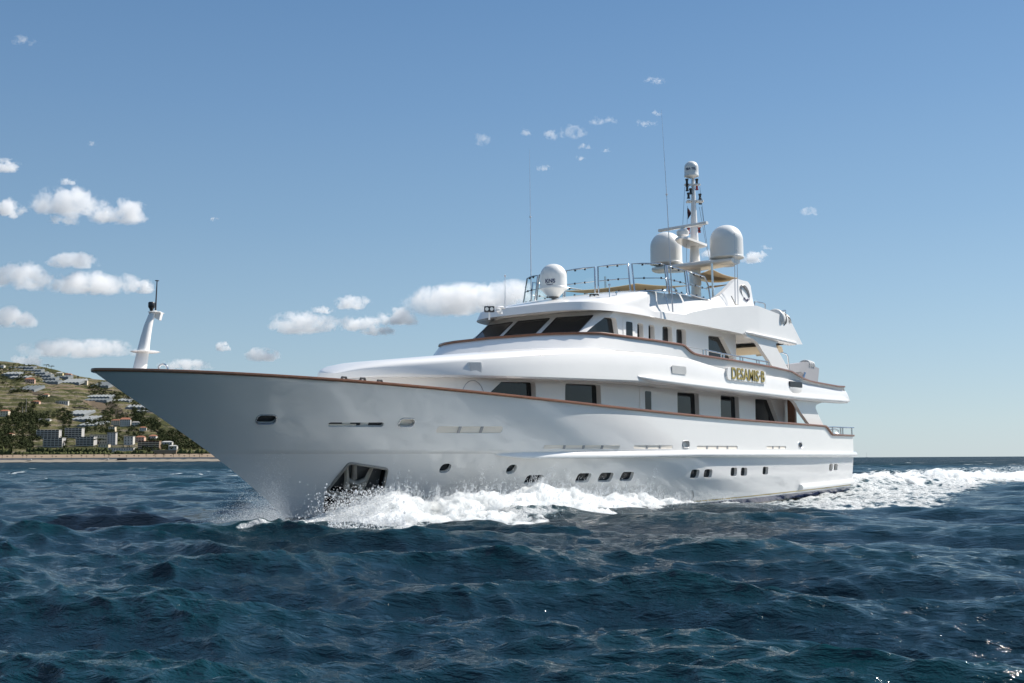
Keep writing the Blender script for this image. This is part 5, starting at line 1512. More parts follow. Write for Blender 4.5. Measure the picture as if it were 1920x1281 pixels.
_palm = None
for x in np.linspace(-4, 404, 30):
    x = float(x + rng.uniform(-4, 4)); q = at_depth(x, y_base(x) - 8.3, 1815.5)
    if _palm is None:
        tree("palm_tree", x, 858.5, 5.2, "small palm in the row along the stone promenade wall", "small palms along the promenade wall"); _palm = [o_ for o_ in scene.objects if o_.get("group") == "small palms along the promenade wall"][0]; o = _palm
    else: o = copy_tree(_palm)
    o.location = tuple(q); o.rotation_euler = (0, 0, rng.uniform(0, 6)); o.scale = (1, 1, float(rng.uniform(.7, 1.2)))
def slab_box(mb, c, w, d, h, rot): mb.box((c[0], c[1], c[2]), (d, w, h), rot)
def house(name, x0, y0, x1, y1, wall, roof, label, floors=2, flat=False, depth=11.0, rot=0.0, group=None, cat="house", balc=False):
    xm = (x0 + x1) / 2; d = float(hill_d(hill_s(xm, y1))); k = d / FPX; w, h = (x1 - x0) * k, (y1 - y0) * k
    base = at_depth(xm, y1, d - 3); o = empty(name, tuple(base)); tag(o, label, cat, group)
    a = math.atan2(-dep0[1], -dep0[0]) + rot; o.rotation_euler = (0, 0, a)           # local +X looks out to sea
    hr = h * (.26 if not flat else .04); hw = h - hr
    mb = MB(); mb.box((-depth / 2, 0, hw / 2 - 2), (depth, w, hw + 4)); mb.build("wall", K[wall], o, 0)
    mb = MB()
    if flat: mb.box((-depth / 2, 0, hw + hr / 2), (depth + 1.2, w + 1.2, max(hr, .5)))
    else:
        e = .6; X0, X1, Y = .0 + e, -depth - e, w / 2 + e; m = min(w * .3, 4)
        mb.add([(X0, -Y, hw), (X0, Y, hw), (X1, Y, hw), (X1, -Y, hw), (-depth / 2, -Y + m, hw + hr), (-depth / 2, Y - m, hw + hr)], [(0, 1, 5, 4), (1, 2, 5), (2, 3, 4, 5), (3, 0, 4), (3, 2, 1, 0)])
    mb.build("roof", K[roof], o, 0)
    fh = hw / floors
    if balc:
        for f in range(floors):
            mb = MB(); mb.box((.03, 0, f * fh + fh * .62), (.06, w * .97, fh * .50)); mb.build("window_band", K['dark_opening'], o, 0)
            mb = MB(); mb.box((.9, 0, f * fh + fh * .18), (1.8, w * 1.0, fh * .32)); mb.build("balcony", K['plaster_white' if wall != 'plaster_brown' else 'plaster_cream'], o, 0)
        nb = max(3, int(w / 6))
        for i in range(nb + 1):
            mb = MB(); mb.box((.9, -w / 2 + w * i / nb, hw / 2), (1.7, .35, hw * .98)); mb.build("balcony_divider", K['plaster_white' if wall != 'plaster_brown' else 'plaster_brown'], o, 0)
    else:
        n = max(2, int(w / 4.2))
        for f in range(floors):
            for i in range(n):
                mb = MB(); mb.box((.02, -w / 2 + w * (i + .5) / n, f * fh + fh * .5), (.06, min(1.5, w / n * .45), fh * .5)); mb.build("window", K['dark_opening'], o, 0)
    return o
H = house
HG = "hotel blocks above the beach"
H("hotel", 69, 806, 110, 822, 'plaster_grey', 'roof_white', "upper left balconied hotel block above the beach", 4, True, 14, .06, HG, "hotel", True)
H("hotel", 122, 802.5, 153, 820.5, 'plaster_grey', 'roof_white', "upper right balconied hotel block above the beach", 5, True, 14, .03, HG, "hotel", True)
H("hotel", 81, 821, 117, 838, 'plaster_grey', 'roof_white', "lower left balconied hotel block just above the hedge", 5, True, 14, -.04, HG, "hotel", True)
H("hotel", 142.5, 819, 176, 836, 'plaster_grey', 'roof_white', "lower right balconied hotel block beside the umbrella pine", 5, True, 14, -.03, HG, "hotel", True)
H("apartment_house", 168, 815, 200, 833, 'plaster_cream', 'roof_grey', "plain cream block right behind the umbrella pine", 3, True, 12, .1, cat="building")
H("tower_block", 201, 811, 216, 834, 'plaster_grey', 'roof_grey', "narrow grey tower block at the middle of the shore", 6, True, 10, 0, cat="building")
H("villa", 232, 818, 249, 834, 'plaster_white', 'roof_white', "white three-storey house left of the pink villa by the shore", 3, True)
H("villa", 254, 817, 270, 828, 'plaster_pink', 'roof_tile', "pink villa with a red roof behind the brown apartment block", 2)
H("villa", 279, 815, 292, 826, 'plaster_white', 'roof_tile', "small white villa with red roof above the brown apartment block", 2)
H("apartment_house", 259, 827, 298, 842, 'plaster_brown', 'roof_tile', "long brown apartment block with balconies behind the viaduct", 4, True, 13, .05, None, "building", True)
H("warehouse", 303, 827, 322, 835, 'plaster_white', 'roof_white', "white roofed shed right of the brown apartment block", 1, False, 14, .1, cat="building")
H("warehouse", 316, 834.5, 331, 842, 'plaster_white', 'roof_white', "lower white roofed shed just above the viaduct's right end", 1, False, 12, .1, cat="building")
H("warehouse", 203, 839.5, 250, 845, 'plaster_white', 'roof_white', "long low white building at the foot of the grey tower", 1, True, 12, 0, cat="building")
H("warehouse", 184, 833, 203, 839, 'plaster_cream', 'roof_grey', "low cream building below the cream block", 1, True, 12, 0, cat="building")
H("villa", 225, 783, 244, 797, 'plaster_white', 'roof_tile', "large white villa with a red roof halfway up the hill near the bow", 3, False, 13, .2)
H("villa", 208, 786, 224, 795, 'plaster_cream', 'roof_tile', "cream villa left of the large white one halfway up the hill", 2, False, 11, -.1)
H("villa", 247, 790, 262, 799, 'plaster_white', 'roof_grey', "grey roofed white villa right of the large one halfway up the hill", 2, False, 11, .3)
H("villa", 203, 800, 215, 808, 'plaster_cream', 'roof_grey', "cream house directly above the grey tower block", 2, True, 10, 0)
H("villa", 262, 800, 274, 807, 'plaster_white', 'roof_tile', "small white house under the scrub nearest the bow", 2, False, 9, .2)
H("villa", 0, 768, 15, 779, 'plaster_cream', 'roof_tile', "cream villa with an orange roof at the far left in dark trees", 2)
H("villa", 14, 812, 23, 818, 'plaster_cream', 'roof_tile', "orange roof among the trees at lower left", 1)
H("villa", 47, 708, 64, 720, 'plaster_pink', 'roof_tile', "pink house with a red roof below the terraced greenhouses", 2, False, 11, .2)
H("villa", 59, 751, 73, 759, 'plaster_pink', 'roof_tile', "low pink house half hidden by trees mid hill", 1, False, 10, 0)
H("villa", 111, 751.5, 127, 759, 'plaster_white', 'roof_white', "low white flat roofed house mid hill", 1, True, 10, .1)
H("villa", 104, 752, 110, 757, 'plaster_cream', 'roof_grey', "tiny cream house left of the low white one mid hill", 1, True, 8, 0)
H("villa", 80, 738, 90, 745, 'plaster_cream', 'roof_tile', "small cream house above the dark trees mid hill", 1)
H("villa", 105, 697.5, 117, 706, 'plaster_yellow', 'roof_white', "yellow villa on the ridge right of the umbrella pines", 2, False, 11, .1)
H("villa", 89, 699, 95, 704, 'plaster_white', 'roof_white', "small white house under the umbrella pines", 1)
H("villa", 121, 700, 133, 706, 'plaster_pink', 'roof_tile', "low pink house on the ridge right of the yellow villa", 1)
H("villa", 149, 711.5, 163, 719.5, 'plaster_cream', 'roof_white', "cream house on the ridge nearest the bow", 2, False, 11, .1)
H("villa", 0, 684, 7, 688, 'plaster_white', 'roof_white', "small white house on the ridge at the picture's left edge", 1)
H("villa", 72, 785, 82, 790, 'plaster_white', 'roof_grey', "left of two small pale houses in the grassy clearing", 1)
H("villa", 84, 785, 93, 790, 'plaster_white', 'roof_grey', "right of two small pale houses in the grassy clearing", 1)
H("villa", 318, 846, 326, 851, 'plaster_white', 'roof_white', "tiny white kiosk under the viaduct's right end", 1, True, 6, 0)
H("kiosk", 209, 845.5, 215, 851, 'plaster_white', 'roof_white', "small white cabin in the olive scrub near the shore", 1, True, 6, 0, cat="cabin")

def greenhouse(x0, y0, x1, y1, mat, label, bays=None, rot=0.0, group=None, slope=.35):
    xm = (x0 + x1) / 2; d = float(hill_d(hill_s(xm, y1))); k = d / FPX; w = (x1 - x0) * k
    base = at_depth(xm, y1, d - 2); top = at_depth(xm, y0, float(hill_d(hill_s(xm, y0)))); h = max(3.0, 2.4 * k)
    o = empty("greenhouse", tuple(base)); tag(o, label, "greenhouse", group or "greenhouses on the hillside")
    a = math.atan2(-dep0[1], -dep0[0]) + rot; o.rotation_euler = (0, 0, a)
    L = max(8.0, float((top - base) @ dep0)); rise = float(top[2] - base[2]) - h
    nb = bays or max(3, int(w / 8)); mb = MB(); rows = []
    ys = np.linspace(-w / 2, w / 2, nb * 2 + 1)
    for t_ in np.linspace(0, 1, 5): rows.append([(-L * t_, y, h + rise * t_ + (1.6 if i % 2 else 0.0)) for i, y in enumerate(ys)])
    mb.grid(rows); mb.build("roof", K[mat], o, 0)
    mb = MB(); mb.grid([[(.0, y, -3) for y in ys], [(0, y, h + (1.6 if i % 2 else 0)) for i, y in enumerate(ys)]])
    for y in (-w / 2, w / 2): mb.grid([[(-L * t_, y, rise * t_ - 3) for t_ in np.linspace(0, 1, 5)], [(-L * t_, y, h + rise * t_) for t_ in np.linspace(0, 1, 5)]])
    mb.build("wall", K['greenhouse_pale'], o, 0)
GL = "grey plastic greenhouse strip stepping down the ridge at upper left"
for x0, y0, x1, y1 in ((16, 687.5, 62, 692), (22, 692.5, 76, 697), (30, 697.5, 84, 702), (40, 702.5, 94, 707), (58, 707.5, 103, 712.5), (66, 713, 108, 718.5)):
    greenhouse(x0, y0, x1, y1, 'greenhouse_grey', GL, None, .08, "greenhouse strips below the ridge")
greenhouse(103, 704.5, 128, 709.5, 'greenhouse_grey', "grey greenhouse directly below the yellow villa")
greenhouse(109, 711, 148, 720, 'greenhouse_pale', "pale greenhouse left of the cream ridge house")
greenhouse(2, 698, 36, 704, 'greenhouse_pale', "upper pale greenhouse at the hill's left edge")
greenhouse(14, 705, 50, 710.5, 'greenhouse_pale', "lower pale greenhouse left of the pink house")
greenhouse(16, 723.5, 64, 733.5, 'greenhouse_grey', "wide grey greenhouse in the green meadow at left")
greenhouse(146, 741, 205, 747, 'greenhouse_pale', "upper of two broad pale greenhouses beside the bow")
greenhouse(138, 748, 200, 753.5, 'greenhouse_grey', "lower of two broad grey greenhouses beside the bow")
greenhouse(170, 716.5, 203, 726, 'greenhouse_grey', "greenhouse on the ridge tucked behind the bow tip")
greenhouse(119, 770, 158, 779.5, 'greenhouse_pale', "upper of three pale greenhouses above the hotels")
greenhouse(130, 780.5, 172, 789.5, 'greenhouse_pale', "middle of three pale greenhouses above the hotels")
greenhouse(144, 791, 183, 800.5, 'greenhouse_pale', "lowest of three pale greenhouses above the hotels")
greenhouse(208, 748, 242, 754, 'greenhouse_pale', "pale greenhouse high up along the bow's edge")
greenhouse(236, 760, 270, 766.5, 'greenhouse_pale', "pale greenhouse halfway down along the bow's edge", rot=.2)
greenhouse(255, 768, 287, 774, 'greenhouse_pale', "lower pale greenhouse touching the bow's edge", rot=.2)
def terrace_wall(x0, y0, x1, y1, label):
    P = [hill_pt(x0 + (x1 - x0) * t_, y0 + (y1 - y0) * t_) for t_ in np.linspace(0, 1, 14)]; mb = MB()
    top = [p + np.array([0, 0, 3.2]) for p in P]; mb.grid([[p - np.array([0, 0, 4.]) for p in P], top, [p + dep0 * 2 for p in top], [p + dep0 * 2 - np.array([0, 0, 7.]) for p in top]])
    o = mb.build("terrace_wall", K['stone_wall'], None, 0); tag(o, label, "terrace wall", "terrace walls on the hill", "thing")
for i, (x0, y0, x1, y1) in enumerate(((160, 757, 206, 756), (166, 761, 212, 760), (172, 765, 220, 765), (180, 769, 228, 770), (190, 774, 232, 776), (88, 728, 140, 727), (95, 733, 165, 731), (165, 731, 210, 733), (62, 741, 84, 742), (135, 764, 165, 767), (205, 779, 240, 778), (290, 806, 318, 815)) + tuple((156 + 4 * k, 755.5 + 2.1 * k, 208 + 3 * k, 754.5 + 2.1 * k) for k in range(9)) + tuple((20 + 9 * k, 735 + 1.2 * k, 52 + 9 * k, 735.5 + 1.2 * k) for k in range(4))):
    terrace_wall(x0, y0, x1, y1, "tan stone terrace wall cut into the hillside" if i not in (8, 11) else ("short tan terrace wall above the dark trees at left" if i == 8 else "tan terrace wall low down near the bow's edge"))

def viaduct():
    d = float(hill_d(hill_s(305, 852))) - 8; k = d / FPX; base = at_depth(307, 852.5, d); o = empty("viaduct", tuple(base)); tag(o, "low stone viaduct with three dark arches above the promenade", "viaduct")
    o.rotation_euler = (0, 0, math.atan2(-dep0[1], -dep0[0])); W, Ht = 46 * k, 8 * k
    mb = MB(); mb.box((-4, 0, Ht / 2), (8, W, Ht)); v = mb.build("bridge_body", K['stone_wall'], o, 0)
    cut = MB()
    for y in (-W * .27, 0, W * .27):
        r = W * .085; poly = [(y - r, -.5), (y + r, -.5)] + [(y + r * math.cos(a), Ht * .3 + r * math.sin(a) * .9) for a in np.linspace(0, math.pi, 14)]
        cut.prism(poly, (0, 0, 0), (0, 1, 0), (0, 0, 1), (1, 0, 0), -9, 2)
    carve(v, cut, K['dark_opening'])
    mb = MB(); mb.box((-4, 0, Ht + .25), (8.6, W + 1, .5)); mb.build("parapet", K['concrete'], o, 0)
viaduct()
for x, y, h, l in ((48.5, 776, 29, "tall lattice pole rising from the dark trees at left"), (42, 778, 14, "shorter pole left of the tall lattice pole"), (122, 768, 12, "thin pole beside the low white house"), (144, 708, 7, "thin pole on the ridge skyline")):
    p = hill_pt(x, y); k = px_m(x, y); mb = MB(); mb.tube([p - [0, 0, 2], p + [0, 0, h * k]], [.45, .2], 6); mb.tube([p + [0, 0, h * k * .93] - right0 * 1.4, p + [0, 0, h * k * .93] + right0 * 1.4], .15, 5)
    o = mb.build("utility_pole", K['concrete'], None, 0); tag(o, l, "pole")
# beach huts and boats drawn up on the sand
for x, w_, l in ((55, 9, "white upturned boats on the beach at left"), (202, 4, "small white hut on the beach left of the dark shelter")):
    p = at_depth(x, y_base(x) - 4.2, 1803); mb = MB(); mb.box(p + [0, 0, .8], (3.0, w_ * .84, 2.0), math.atan2(-dep0[1], -dep0[0]), .5); o = mb.build("beach_hut", K['roof_white'], None, 30); tag(o, l.replace("upturned boats", "low hut"), "hut")
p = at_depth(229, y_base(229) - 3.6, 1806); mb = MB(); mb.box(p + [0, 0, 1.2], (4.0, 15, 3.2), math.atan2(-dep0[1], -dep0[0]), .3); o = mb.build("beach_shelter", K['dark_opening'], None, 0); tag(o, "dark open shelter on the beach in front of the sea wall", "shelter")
# a far sailing boat on the horizon
p = at_depth(1625, 856.6, 6000); mb = MB(); mb.prism(rounded([(-5, 0), (5, 0), (6.5, 2), (-6, 2)], .5, 3), p * (1, 1, 0) + [0, 0, 0.2], right0, (0, 0, 1), dep0, -1.5, 1.5); o = mb.build("sailing_boat", K['roof_white'], None, 0); tag(o, "tiny sailing boat on the horizon right of the stern", "boat")
mb = MB(); mb.tube([(0, 0, 0), (0, 0, 1)], .1, 5); mb = MB(); q = p * (1, 1, 0); mb.tube([q + [0, 0, 2], q + [0, 0, 24]], .35, 5); mb.build("boat_mast", K['plaster_grey'], o, 0)

# ------------------------------------------------------------------ bow wave, spray
def foam_mat():
    t = NT("white_water"); d = t.n("ShaderNodeBsdfDiffuse"); tr = t.n("ShaderNodeBsdfTranslucent"); m = t.n("ShaderNodeMixShader"); co = t.coord()
    n = t.noise(7.0, 7, .7, co, dist=.7)
    c = t.ramp(n, [(.28, (.66, .72, .74)), (.42, (.86, .88, .88)), (.60, (.93, .93, .93))])
    t.l(c, d.inputs[0]); t.l(c, tr.inputs[0]); m.inputs[0].default_value = .5
    b = t.bump(t.noise(22.0, 6, .7, co), .6, .04); t.l(b, d.inputs["Normal"])
    t.l(d.outputs[0], m.inputs[1]); t.l(tr.outputs[0], m.inputs[2])
    return t.done(m.outputs[0])
FOAM = foam_mat()
def drop_mat():
    t = NT("water_drops"); d = t.n("ShaderNodeBsdfDiffuse"); tr = t.n("ShaderNodeBsdfTranslucent"); m = t.n("ShaderNodeMixShader")
    c = t.mix(t.noise(5, 2, .5, t.coord()), (.86, .88, .89), (.95, .95, .95))
    t.l(c, d.inputs[0]); t.l(c, tr.inputs[0]); m.inputs[0].default_value = .5; t.l(d.outputs[0], m.inputs[1]); t.l(tr.outputs[0], m.inputs[2])
    return t.done(m.outputs[0])
DROP = drop_mat()
CREST = [(1372, 951, 4.05), (1340, 949, 4.2), (1300, 945, 4.4), (1250, 938, 4.6), (1200, 931, 4.7), (1165, 928, 4.65), (1140, 923, 4.6), (1110, 927, 4.5), (1075, 919, 4.4), (1045, 912, 4.35), (1015, 919, 4.2), (985, 928, 4.0), (950, 927, 3.8), (915, 930, 3.6), (880, 930, 3.4), (850, 940, 3.2), (815, 944, 3.0), (785, 938, 2.8), (760, 925, 2.6), (735, 924, 2.55), (712, 938, 2.6), (690, 956, 2.9), (660, 975, 3.4), (620, 988, 4.0), (570, 998, 4.7)]
OUTER = [(1372, 955), (1300, 955), (1250, 957), (1200, 962), (1165, 967), (1100, 973), (1050, 978), (1000, 982), (930, 985), (870, 986), (800, 988), (740, 991), (690, 994), (640, 998), (570, 1003)]
def bow_wave():
    cr = [on_y(*q) for q in CREST]; oz = [on_z(x, y, 0.0) for x, y in OUTER]
    px = np.array([q[0] for q in CREST], float); o = np.argsort(px)
    pxo = np.array([q[0] for q in OUTER], float); oo = np.argsort(pxo)
    n = 620; U = np.linspace(572, 1370, n)
    C3 = np.stack([np.interp(U, px[o], np.array(cr)[o, k]) for k in range(3)], 1)
    O3 = np.stack([np.interp(U, pxo[oo], np.array(oz)[oo, k]) for k in range(3)], 1)
    O3[:, 2] = boat_wave(O3[:, 0], O3[:, 1]) - .12
    I3 = C3.copy(); I3[:, 1] = np.maximum(hb(C3[:, 0], 0.1) - .15, 0.3); I3[:, 1] = np.minimum(I3[:, 1], C3[:, 1] - .3); I3[:, 2] = -.15
    m = 84; V = np.linspace(0, 1, m); rows = np.zeros((n, m, 3))
    for j, v in enumerate(V):
        if v < .35: w = v / .35; P = I3 + (C3 - I3) * w; z = I3[:, 2] + (C3[:, 2] - I3[:, 2]) * math.sin(w * math.pi / 2) ** .8
        else: w = (v - .35) / .65; P = C3 + (O3 - C3) * w; z = O3[:, 2] + (C3[:, 2] - O3[:, 2]) * (1 - w) ** 1.35
        rows[:, j] = P; rows[:, j, 2] = z
    X, Y, Z = rows[..., 0], rows[..., 1], rows[..., 2]
    env = np.sin(np.clip(V * 1.04, 0, 1) * math.pi)[None, :] ** .6 * np.clip((U - 640) / 110, .12, 1)[:, None] * np.clip((1372 - U) / 90, .1, 1)[:, None]
    big = fbm(X * 1.1, Y * 1.1, Z * 1.1 + 4, 3); mid = fbm(X * 3.0, Y * 3.0, Z * 3.0, 4, .6)
    Z += env * (big * .14 + mid * .10 + .02)
    Z = np.where(env < .12, np.minimum(Z, sea_floor(X, Y) + .03), Z)
    R3 = np.stack([X, Y, Z], -1)
    dom = R3[60::4, ::3].copy(); white_water("bow_wave", dom, "white breaking bow wave foaming along the yacht's side", 34.0)
    return R3, env, U
def white_mat(name, dens, scale, cut):
    t = NT(name); co = t.coord("Object")
    n = t.noise(scale, 9, .68, t.mapping(co, (1, 1, .62)), dist=.35); n2 = t.noise(scale * .32, 4, .55, co)
    f = t.math('MULTIPLY', t.math('SUBTRACT', t.math('ADD', t.math('MULTIPLY', n, .62), t.math('MULTIPLY', n2,   .38)), cut), 9.0, clamp=True)
    v = t.n("ShaderNodeVolumePrincipled"); v.inputs["Color"].default_value = (.955, .968, .972, 1); v.inputs["Anisotropy"].default_value = 0.2
    t.l(t.math('MULTIPLY', f, dens), v.inputs["Density"])
    m = t.done(None, v.outputs[0]); m.cycles.volume_step_rate = 0.06; return m
def white_water(name, rows, label, dens, scale=2.6, cut=.492):
    n, m, _ = rows.shape; low = rows.copy(); low[..., 2] = np.minimum(rows[..., 2] - .04, -.55)
    mb = MB(); top = [[tuple(p) for p in r] for r in rows]; bot = [[tuple(p) for p in r] for r in low]
    ring = [t_ + b_[::-1] for t_, b_ in zip(top, bot)]
    mb.grid(ring, close=True); k = 2 * m; mb.f += [tuple(range(k)), tuple(reversed(range((n - 1) * k, n * k)))]
    o = mb.build(name, white_mat(name + "_froth", dens, scale, cut), None, 0); fix_normals(o)
    tag(o, label, name.replace('_', ' '), None, "stuff"); return o
def sea_floor(x, y): return boat_wave(x, y)
def mesh_np(name, V, F, mat, smooth=True):
    me = bpy.data.meshes.new(name); k = F.shape[1]
    me.vertices.add(len(V)); me.vertices.foreach_set("co", np.ascontiguousarray(V, np.float32).ravel())
    me.loops.add(F.size); me.loops.foreach_set("vertex_index", np.ascontiguousarray(F, np.int32).ravel())
    me.polygons.add(len(F)); me.polygons.foreach_set("loop_start", np.arange(len(F), dtype=np.int32) * k)
    me.update(calc_edges=True); me.polygons.foreach_set("use_smooth", np.full(len(F), smooth)); me.materials.append(mat); me.validate()
    return link(bpy.data.objects.new(name, me))
OCT = np.array([(1, 0, 0), (-1, 0, 0), (0, 1, 0), (0, -1, 0), (0, 0, 1), (0, 0, -1)], float)
OCF = np.array([(0, 2, 4), (2, 1, 4), (1, 3, 4), (3, 0, 4), (2, 0, 5), (1, 2, 5), (3, 1, 5), (0, 3, 5)])
def drops(P, size, vel=None, stretch=None):
    n = len(P); v = OCT[None] * size[:, None, None] * (1 + .5 * rng.normal(0, .4, (n, 6, 1)))
    if vel is not None: v = v + vel[:, None, :] * ((OCT @ np.array([0, 0, 1.0]))[None, :, None] * stretch[:, None, None])
    return (v + P[:, None, :]).reshape(-1, 3), (OCF[None] + 6 * np.arange(n)[:, None, None]).reshape(-1, 3)
def spray(R3, env, U):
    Ps, Ss, Vs, St = [], [], [], []
    n, m, _ = R3.shape
    # thrown off the whole broken surface
    N = 11000; i = rng.integers(0, n, N); j = np.clip((rng.beta(2.0, 2.4, N) * m * .95).astype(int), 3, m - 1)
    P = R3[i, j] + rng.normal(0, .05, (N, 3)); up = rng.exponential(.055, N) * (1 + 1.6 * (j < m * .5))
    P[:, 2] += up; P[:, 1] += rng.normal(0, .08, N) + up * .4
    Ps.append(P); Ss.append(rng.uniform(.003, .011, N)); v = np.stack([rng.normal(0, .5, N), rng.normal(.4, .4, N), rng.normal(.8, .4, N)], 1); Vs.append(v); St.append(rng.uniform(0, .03, N))
    # fingers leaping above the crest
    for _ in range(190):
        u = int(np.clip(rng.integers(60, n - 60), 0, n - 1)); b = R3[u, int(m * rng.uniform(.25, .42))]; d = np.array([rng.normal(0, .35), rng.normal(.25, .3), 1.0]); L = rng.exponential(.16) + .05; k = int(30 + 90 * L)
        t_ = rng.random(k) ** .7; P = b + d * (t_ * L)[:, None] + rng.normal(0, .012 + .05 * L, (k, 3)); Ps.append(P); Ss.append(rng.uniform(.003, .010, k) * (1.2 - .6 * t_)); Vs.append(np.tile(d, (k, 1))); St.append(rng.uniform(0, .02, k))
    # the burst round the anchor: coarse drops against the dark plate
    N = 5200; x = 655 + rng.normal(0, 34, N); y = 992 - rng.beta(1.4, 2.6, N) * 88 + rng.normal(0, 5, N); x += (992 - y) * .10
    P = np.array([on_y(a, b, c) for a, b, c in zip(x, y, rng.uniform(2.2, 4.6, N))]); Ps.append(P); Ss.append(rng.lognormal(math.log(.0085), .55, N)); Vs.append(rng.normal(0, 1, (N, 3))); St.append(rng.uniform(0, .012, N))
    N = 3200; x = 715 + rng.normal(0, 26, N); y = 985 - rng.beta(1.4, 2.2, N) * 75; P = np.array([on_y(a, b, c) for a, b, c in zip(x, y, rng.uniform(2.0, 4.2, N))]); Ps.append(P); Ss.append(rng.lognormal(math.log(.009), .5, N)); Vs.append(rng.normal(0, 1, (N, 3))); St.append(rng.uniform(0, .02, N))
    # drops tossed along the foot of the wave
    N = 3000; x = rng.uniform(615, 760, N); y = np.interp(x, [500, 570, 640, 760], [1002, 998, 992, 984]) + rng.normal(0, 4.5, N) - rng.exponential(5, N)
    P = np.array([on_y(a, b, c) for a, b, c in zip(x, y, np.interp(x, [500, 760], [5.4, 6.0]) + rng.normal(0, .35, N))]); Ps.append(P); Ss.append(rng.lognormal(math.log(.009), .5, N)); Vs.append(rng.normal(0, 1, (N, 3))); St.append(rng.uniform(0, .02, N))
    V, F = drops(np.concatenate(Ps), np.concatenate(Ss), np.concatenate(Vs), np.concatenate(St))
    o = mesh_np("spray", V, F, DROP, False); tag(o, "airborne drops of spray thrown up around the anchor and bow wave", "spray", None, "stuff")
    # mist blown ahead of the stem
    N = 52000; k = rng.random(N); x = 530 - np.abs(rng.normal(0, 52, N)) + rng.normal(0, 12, N); top = np.interp(x, [380, 450, 535, 560], [985, 935, 905, 940]); y = 990 - rng.exponential(.34, N) * (990 - top) + rng.normal(0, 6, N); ok_ = y > 850; x, y = x[ok_], y[ok_]; N = len(x)
    P = np.array([on_y(a, b, c) for a, b, c in zip(x, y, rng.uniform(.6, 3.6, N))]); V, F = drops(P, rng.lognormal(math.log(.0030), .35, N))
    o = mesh_np("spray_mist", V, F, DROP, False); tag(o, "fine mist of spray drifting ahead of the stem", "mist", None, "stuff")
bw_ = bow_wave()
def stern_wake():
    L = [(-.3, 2.5), (-4, 3.1), (-9.0, 4.2), (-24.0, 6.2), (-70, 9.0)]; rows = []
    dist = np.concatenate([[0], np.cumsum([math.dist(a, b) for a, b in zip(L, L[1:])])])
    for q in np.linspace(0, 1, 150) ** 1.6 * dist[-1]:
        x, y = np.interp(q, dist, [a for a, b in L]), np.interp(q, dist, [b for a, b in L]); w = np.interp(q, [0, 5, 30, 70], [1.0, 1.7, 2.1, 1.6]); h = np.interp(q, [0, 2, 12, 35, 70], [.30, .46, .55, .46, .28]) * (1 + .35 * vnoise(q / 2.3, 3.3))
        rows.append([(x, y + w * v, boat_wave(np.array([x]), np.array([y + w * v]))[0] * .55 - .12 + h * max(0, 1 - v * v) ** .8 * (1 + .3 * vnoise(q * 1.3, v * 3))) for v in np.linspace(-1, 1, 21)])
    white_water("stern_wake", np.array(rows, float), "churned white wake rolling away behind the stern", 22.0, 2.4, .505)
stern_wake()
spray(*bw_)

# ------------------------------------------------------------------ clouds: small fair-weather cumulus far beyond the hill
def cloud_mat():
    t = NT("cloud_vapour"); co = t.coord("Object"); oi = t.n("ShaderNodeObjectInfo")
    seed = t.math('MULTIPLY', oi.outputs["Random"], 60.0)
    sep = t.n("ShaderNodeSeparateXYZ"); t.l(co, sep.inputs[0])
    add = t.n("ShaderNodeVectorMath", operation='ADD'); t.l(co, add.inputs[0])
    cmb = t.n("ShaderNodeCombineXYZ"); t.l(seed, cmb.inputs[0]); t.l(seed, cmb.inputs[1]); t.l(cmb.outputs[0], add.inputs[1])
    asp = t.n("ShaderNodeAttribute", attribute_type='OBJECT', attribute_name="stretch").outputs["Vector"]
    mul = t.n("ShaderNodeVectorMath", operation='MULTIPLY'); t.l(add.outputs[0], mul.inputs[0]); t.l(asp, mul.inputs[1])
    n1 = t.noise(1.25, 7, .62, mul.outputs[0], dist=.25)
    ln = t.n("ShaderNodeVectorMath", operation='LENGTH'); t.l(co, ln.inputs[0])
    thick = t.n("ShaderNodeAttribute", attribute_type='OBJECT', attribute_name="body").outputs["Fac"]
    f = t.math('ADD', t.math('SUBTRACT', t.math('MULTIPLY', t.math('SUBTRACT', n1, .5), 5.2), t.math('POWER', ln.outputs["Value"], 2.2)), thick)
    # flat base
    f = t.math('SUBTRACT', f, t.math('MULTIPLY', t.math('SUBTRACT', -.42, sep.outputs[2], clamp=True), 3.2))
    edge = t.math('SUBTRACT', 1.0, t.math('POWER', ln.outputs["Value"], 6.0), clamp=True)
    dens = t.math('MULTIPLY', t.math('MULTIPLY', f, 4.2, clamp=True), edge)
    dn = t.n("ShaderNodeAttribute", attribute_type='OBJECT', attribute_name="density").outputs["Fac"]
    dens = t.math('MULTIPLY', dens, dn)
    v = t.n("ShaderNodeVolumePrincipled"); v.inputs["Color"].default_value = (.985, .985, .985, 1); v.inputs["Anisotropy"].default_value = 0.25
    t.l(dens, v.inputs["Density"])
    return t.done(None, v.outputs[0])
CLOUD = cloud_mat()
CLOUD.cycles.volume_step_rate = 1.0
bm = bmesh.new(); bmesh.ops.create_icosphere(bm, subdivisions=3, radius=1.0); cme = bpy.data.meshes.new("cloud"); bm.to_mesh(cme); bm.free(); cme.materials.append(CLOUD)
def cloud(cx, cy, w, h, label, body=.45, tau=10.0, dist=5200.0, group="small white clouds"):
    p = at_depth(cx, cy, dist); k = dist / FPX
    o = bpy.data.objects.new("cloud", cme); link(o); o.location = tuple(p)
    rx, rz = w * k * .68, h * k * .74; ry = (rx * rz) ** .5
    o.scale = (rx, ry, rz); o.rotation_euler = (0, 0, math.atan2(right0[1], right0[0]))
    m_ = min(rx, rz) * 1.25
    o["stretch"] = (float(rx / m_), float(ry / m_), float(rz / m_)); o["body"] = float(body); o["density"] = float(tau * .38 / (2 * ry))
    tag(o, label, "cloud", group)
